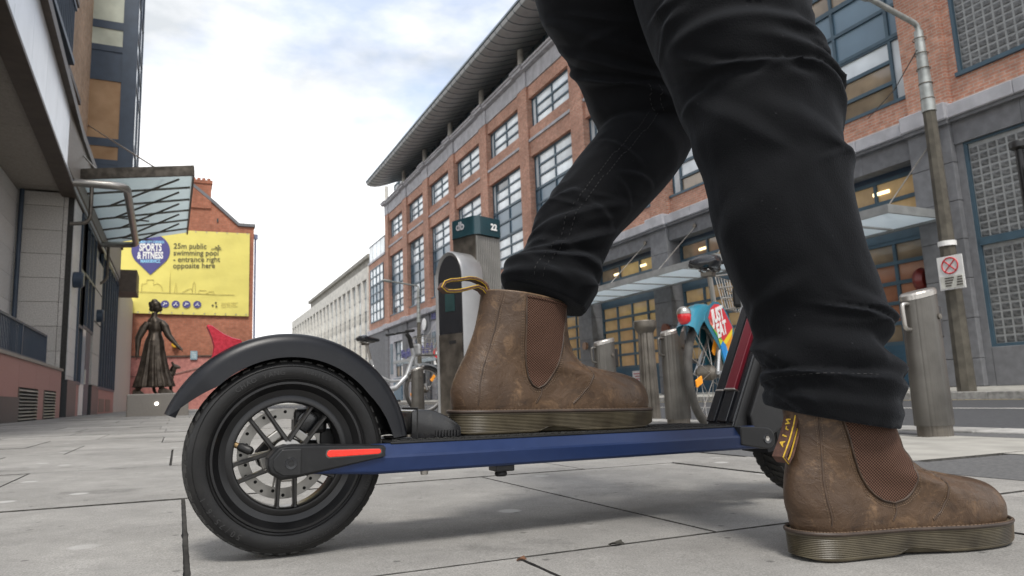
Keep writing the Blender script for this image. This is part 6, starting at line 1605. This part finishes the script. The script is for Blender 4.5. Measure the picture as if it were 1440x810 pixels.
def b_surf(t, s_, side, wr=True):
    xb, zb, xf, zf, w, rd = b_par(t)
    x = xb+(xf-xb)*s_; z = zb+(zf-zb)*s_; y = side*b_hw(s_, w, rd)
    # bend the outline a little: ball of the foot turns inwards
    y += .006*math.sin(max(0, min(1, (x-.08)/.25))*PI)*0
    if wr:
        # creases across the vamp and wrinkles round the ankle
        cr_ = 0
        for xc, zc, sl, am, wd in ((.238, .082, 1.2, .0030, .006), (.222, .088, 1.3, .0028, .006), (.200, .110, .7, .0035, .006)):
            dd = (x-xc)*math.cos(sl)+(z-zc)*math.sin(sl)
            cr_ -= am*math.exp(-(dd/wd)**2)*math.exp(-(((x-xc)*-math.sin(sl)+(z-zc)*math.cos(sl))/.05)**2)
        cr_ += mnoise.noise(Vector((x*26, y*26, z*26)))*.0016
        y += side*cr_*min(1, abs(y)/.02); z += cr_*.5*(1 if s_ > .8 else 0)
    return Vector((x-LEAN[0]*max(0, z-.05), y, z))
def b_side(x, z, side, out=.0):
    lo, hi = 0., 1.
    for _ in range(30):
        m_ = (lo+hi)/2; xb, zb, xf, zf, w, rd = b_par(m_); s_ = (x-xb)/(xf-xb)
        if zb+(zf-zb)*min(1, max(0, s_)) < z: lo = m_
        else: hi = m_
    xb, zb, xf, zf, w, rd = b_par((lo+hi)/2); s_ = min(1, max(0, (x-xb)/(xf-xb)))
    p = b_surf((lo+hi)/2, s_, side); c = b_surf((lo+hi)/2, .5, side); e = Vector((0, side, 0))
    ds = .02; a, b2 = b_surf((lo+hi)/2, min(1, s_+ds), side), b_surf((lo+hi)/2, max(0, s_-ds), side); tg = (a-b2); tg.z = 0
    n_ = Vector((tg.y, -tg.x, 0)); n_ = n_.normalized() if n_.length > 1e-6 else e
    if n_.y*side < 0: n_ = -n_
    return p+n_*out
def boot(name, loc, yaw, tilt, label, tab, sc_=1.08, cut=1., lean=0.):
    LEAN[0] = lean; tab = [(x-lean*min(.065, max(0, z-.05)), z) for x, z in tab]
    Bt = bpy.data.objects.new(name, None); COL.objects.link(Bt); Bt.parent = PS
    Bt.location = Vector(loc)-org(PS); Bt.rotation_euler = (0, tilt, yaw); Bt.empty_display_size = .05
    na, nt_ = 128, 110; rings = []
    for i in range(nt_+1):
        t = cut*i/nt_; rg = []
        for k in range(na):
            th = 2*PI*k/na; s_ = (1-math.cos(th))/2; rg.append(b_surf(t, s_, 1 if th < PI else -1))
        rings.append(rg)
    # rolled top edge and lining
    def inset(rg, d, dz):
        c = sum((Vector(p) for p in rg), Vector())/len(rg); return [p+(c-p).normalized()*d+Vector((0, 0, dz)) for p in rg]
    rings += [inset(rings[-1], .0012, .0012), inset(rings[-1], .0030, .0008), inset(rings[-1], .0034, -.004), inset(rings[-1], .005, -.05)]
    u_ = MB().loft(rings, False, True).build('boot', m_leather, None, True, smooth=80, label=label); u_.parent = PS
    bpy.data.objects.remove(Bt)
    u_.location = Vector(loc)-org(PS); u_.rotation_euler = (0, tilt, yaw); u_.name = name; u_.scale = (sc_, sc_, sc_)
    P = u_
    # ---- sole with fine grooves, heel block and waist notch
    n = 160; lev = 30
    def zbot(x):
        h0 = 0.
        def sm(a, b_, v): q = min(1, max(0, (v-a)/(b_-a))); return q*q*(3-2*q)
        arch_ = .0115*sm(.128, .140, x)*(1-sm(.150, .205, x)) if False else .0085*sm(.116, .142, x)*(1-sm(.142, .215, x))
        return h0+arch_+.012*max(0, (x-.27)/.075)**2+.004*max(0, (.02-x)/.02)
    rings = []
    for i in range(lev+1):
        f = i/lev; rg = []
        for k in range(n):
            th = 2*PI*k/n; s_ = (1-math.cos(th))/2; sd_ = 1 if th < PI else -1
            x = -.001+.347*s_; y = sd_*b_hw(s_, .0555, 0); zt = .032-.005*s_; zb_ = zbot(x); z = max(zb_+.0002*i/lev, zt*f)
            g_ = .0009 if (.10 < f < .86 and i % 2) else 0.
            rd_ = .0022*max(0, (.08-f)/.08)**2
            cn_ = Vector((x-min(.26, max(.06, x)), y, 0)); cn_ = cn_.normalized() if cn_.length > 1e-7 else Vector((1 if x > .1 else -1, 0, 0))
            tpr = .0022*(1-f)
            rg.append(Vector((x, y, z))-cn_*(g_+rd_+tpr))
        rings.append(rg)
    so = MB().loft(rings, True, True).build('sole', m_sole, P, True, smooth=None)
    wl = [Vector((-.0005+.345*(1-math.cos(2*PI*k/n))/2, (1 if k < n/2 else -1)*b_hw((1-math.cos(2*PI*k/n))/2, .0545, 0), .0325-.005*(1-math.cos(2*PI*k/n))/2)) for k in range(n)]
    MB().tube(wl, .0026, 8, closed=True).build('welt', m_welt, P, True, smooth=60)
    ws = MB()
    for k in range(0, n):
        a, c = wl[k], wl[(k+1) % n]; m_ = (a+c)/2; d = (c-a)*.3; ws.tube([m_-d+Vector((0, 0, .0024)), m_+d+Vector((0, 0, .0024))], .0006, 4)
    ws.build('welt_stitch', m_bthread, P, True)['kind'] = 'stuff'
    for sd_ in (1, -1):
        # elastic gusset (U shape) standing a hair below the rolled leather edge
        nu, nv = 26, 34; g_ = MB(); cols = []
        def uv(u, v):
            l_, r_ = (.1040-.004*v, .1800-.022*v-.012*v*v) if cut == 1 else (.0900-.002*v, .1880-.010*v-.010*v*v); xc = (l_+r_)/2; hw_ = (r_-l_)/2*max(0, 1-v**5)**.5
            x = xc+u*max(hw_, .0004); zt = min(.2045-.128*(x-.08)-.004, 9 if cut == 1 else .176-.128*(x-.08)); z0 = .0640
            return x, zt+(z0-zt)*v
        for j in range(nv+1):
            for i in range(nu+1):
                x, z = uv(-1+2*i/nu, j/nv); g_.v.append(tuple(b_side(x, z, sd_, .0016)))
        for j in range(nv):
            for i in range(nu): a = j*(nu+1)+i; g_.f.append((a, a+1, a+nu+2, a+nu+1))
        el_ = g_.build('elastic_panel', m_elastic, P, True, smooth=80)
        edge = [uv(-1, j/nv) for j in range(nv+1)]+[uv(1, j/nv) for j in range(nv, -1, -1)]
        MB().tube([b_side(x, z, sd_, .0016) for x, z in edge], .0013, 6).build('seam', m_seam, el_, True, smooth=60)
        top = [uv(-1+2*i/nu, 0) for i in range(nu+1)]
        MB().tube([b_side(x, z, sd_, .0018) for x, z in top], .0016, 6).build('top_binding', m_elastic, el_, True, smooth=60)
        st = MB()
        def run(pts, off=.0, m_=st, L_=.0034):
            # dashes along a polyline in (x, z)
            acc = 0.; dense = []
            for (x0, z0), (x1, z1) in zip(pts[:-1], pts[1:]):
                q = max(1, int(math.hypot(x1-x0, z1-z0)/.0008))
                for k in range(q): dense.append((x0+(x1-x0)*k/q, z0+(z1-z0)*k/q))
            k = 0
            while k+3 < len(dense):
                m_.tube([b_side(*dense[k], sd_, .0004), b_side(*dense[k+2], sd_, .0004)], .00055, 4); k += 4
        for o_ in (.0035, .0060):
            run([(x+(-o_ if i <= nv else o_)*(1 if z > .078 else .4), z-(o_ if z < .085 else 0)) for i, (x, z) in enumerate(edge)])
        # back seam, quarter seam, vamp seam
        back = ([(.0735, .205), (.067, .180)] if cut == 1 else [(.065, .172)])+[(.060, .150), (.050, .120), (.040, .095), (.033, .070), (.030, .042)]
        vamp = [(.199, .128), (.2085, .108), (.2165, .094), (.2150, .083), (.205, .066), (.190, .050), (.178, .040)]
        quart = [(.130, .066), (.128, .055), (.120, .042)]
        for ln, r_ in ((back, .0009), (vamp, .0013), (quart, .0011)):
            MB().tube([b_side(x, z, sd_, .0003) for (x, z) in [p for p in [((1-t)*ln[i][0]+t*ln[i+1][0], (1-t)*ln[i][1]+t*ln[i+1][1]) for i in range(len(ln)-1) for t in (0, .25, .5, .75)]]+[ln[-1]]], r_, 6).build('seam', m_seam, P, True, smooth=60)
            run([(x-.0032, z) for x, z in ln]); 
            if ln is not quart: run([(x+.0030, z) for x, z in ln])
        st.build('stitching', m_bthread, P, True)['kind'] = 'stuff'
    # ---- pull loop at the back
    path = tab; w2 = .0125; b = MB(); th_ = .0013; rg = []
    Pp = [Vector((x, 0, z)) for x, z in path]
    for i, p in enumerate(Pp):
        d = (Pp[min(i+1, len(Pp)-1)]-Pp[max(i-1, 0)]).normalized(); nn_ = Vector((d.z, 0, -d.x))
        rg.append([p+nn_*th_+Vector((0, -w2, 0)), p+nn_*th_+Vector((0, w2, 0)), p-nn_*th_+Vector((0, w2, 0)), p-nn_*th_+Vector((0, -w2, 0))])
    lp = b.loft(rg).build('pull_loop', m_tab, P, True, smooth=50)
    def on_tab(i, y, sgn):
        d = (Pp[min(i+1, len(Pp)-1)]-Pp[max(i-1, 0)]).normalized(); nn_ = Vector((d.z, 0, -d.x)); return Pp[i]+nn_*sgn*(th_+.0004)+Vector((0, y, 0))
    for sgn in (1, -1):
        for y in (-.0098,): MB().tube([on_tab(i, y, sgn) for i in range(2, len(Pp)-2)], .0009, 5).build('yellow_edge', m_tab_yel, lp, True)
    return P, lp, Pp, on_tab
def tab_word(lp, Pp, on_tab, i0, i1, sgn, word='AirWair'):
    # embroidered word running along the loop
    tot = [0]; idx = list(range(i0, i1+1))
    for a, c in zip(idx[:-1], idx[1:]): tot.append(tot[-1]+(Pp[c]-Pp[a]).length)
    n = len(word)
    for q, chh in enumerate(word):
        s_ = tot[-1]*(q+.5)/n; j = max(k for k in range(len(tot)) if tot[k] <= s_); j = min(j, len(idx)-2); i = idx[j]; f = (s_-tot[j])/(tot[j+1]-tot[j])
        p = on_tab(i, .002, sgn).lerp(on_tab(idx[j+1], .002, sgn), f); d = (Pp[idx[j+1]]-Pp[i]).normalized(); nn_ = Vector((d.z, 0, -d.x))*sgn
        up_ = nn_.cross(d)
        me = text_mesh(chh, .0115, .0003, offset=.0004, shear=.25); me.materials.append(m_tab_yel)
        me.transform(Matrix(((d.x, up_.x, nn_.x, 0), (d.y, up_.y, nn_.y, 0), (d.z, up_.z, nn_.z, 0), (0, 0, 0, 1)))@Matrix.Translation((0, -.004, 0)))
        o_ = bpy.data.objects.new('embroidered_letter', me); COL.objects.link(o_); o_.parent = lp; o_.location = p
def bez(pts, n=18):
    out, _ = spline([(p[0], 0, p[1]) for p in pts], n); return [(q[0], q[2]) for q in out]
DECKZ = lambda x: gz(.134)+.1464-SL*(x-.134)
# boot on the deck: loop sticks straight out behind; boot on the ground: loop hangs down outside
tabA = bez([(.060, .185), (.056, .208), (.046, .2150), (.026, .2105), (.004, .2065), (-.010, .2085), (-.013, .2150), (-.006, .2205), (.014, .2240), (.036, .2275), (.056, .219), (.063, .19)], 22)
tabB = bez([(.062, .185), (.057, .2105), (.050, .2165), (.046, .205), (.043, .185), (.036, .162), (.027, .140), (.018, .121), (.0145, .1165), (.0105, .1195), (.019, .139), (.029, .162), (.037, .188), (.042, .210), (.048, .221), (.058, .216), (.066, .19)], 30)
bA = boot('boot', (.378, 1.030, DECKZ(.378)), R(0), math.atan(SL), 'brown leather ankle boot standing on the scooter deck', tabA)
tab_word(bA[1], bA[2], bA[3], 3, 9, 1)
tab_word(bA[1], bA[2], bA[3], 13, 19, -1)
bB = boot('boot', (.683, .660, gz(.683)), R(-8), math.atan(SL), 'brown leather ankle boot planted on the paving', tabB, .985, cut=.91, lean=.31)
tab_word(bB[1], bB[2], bB[3], 16, 23, -1)
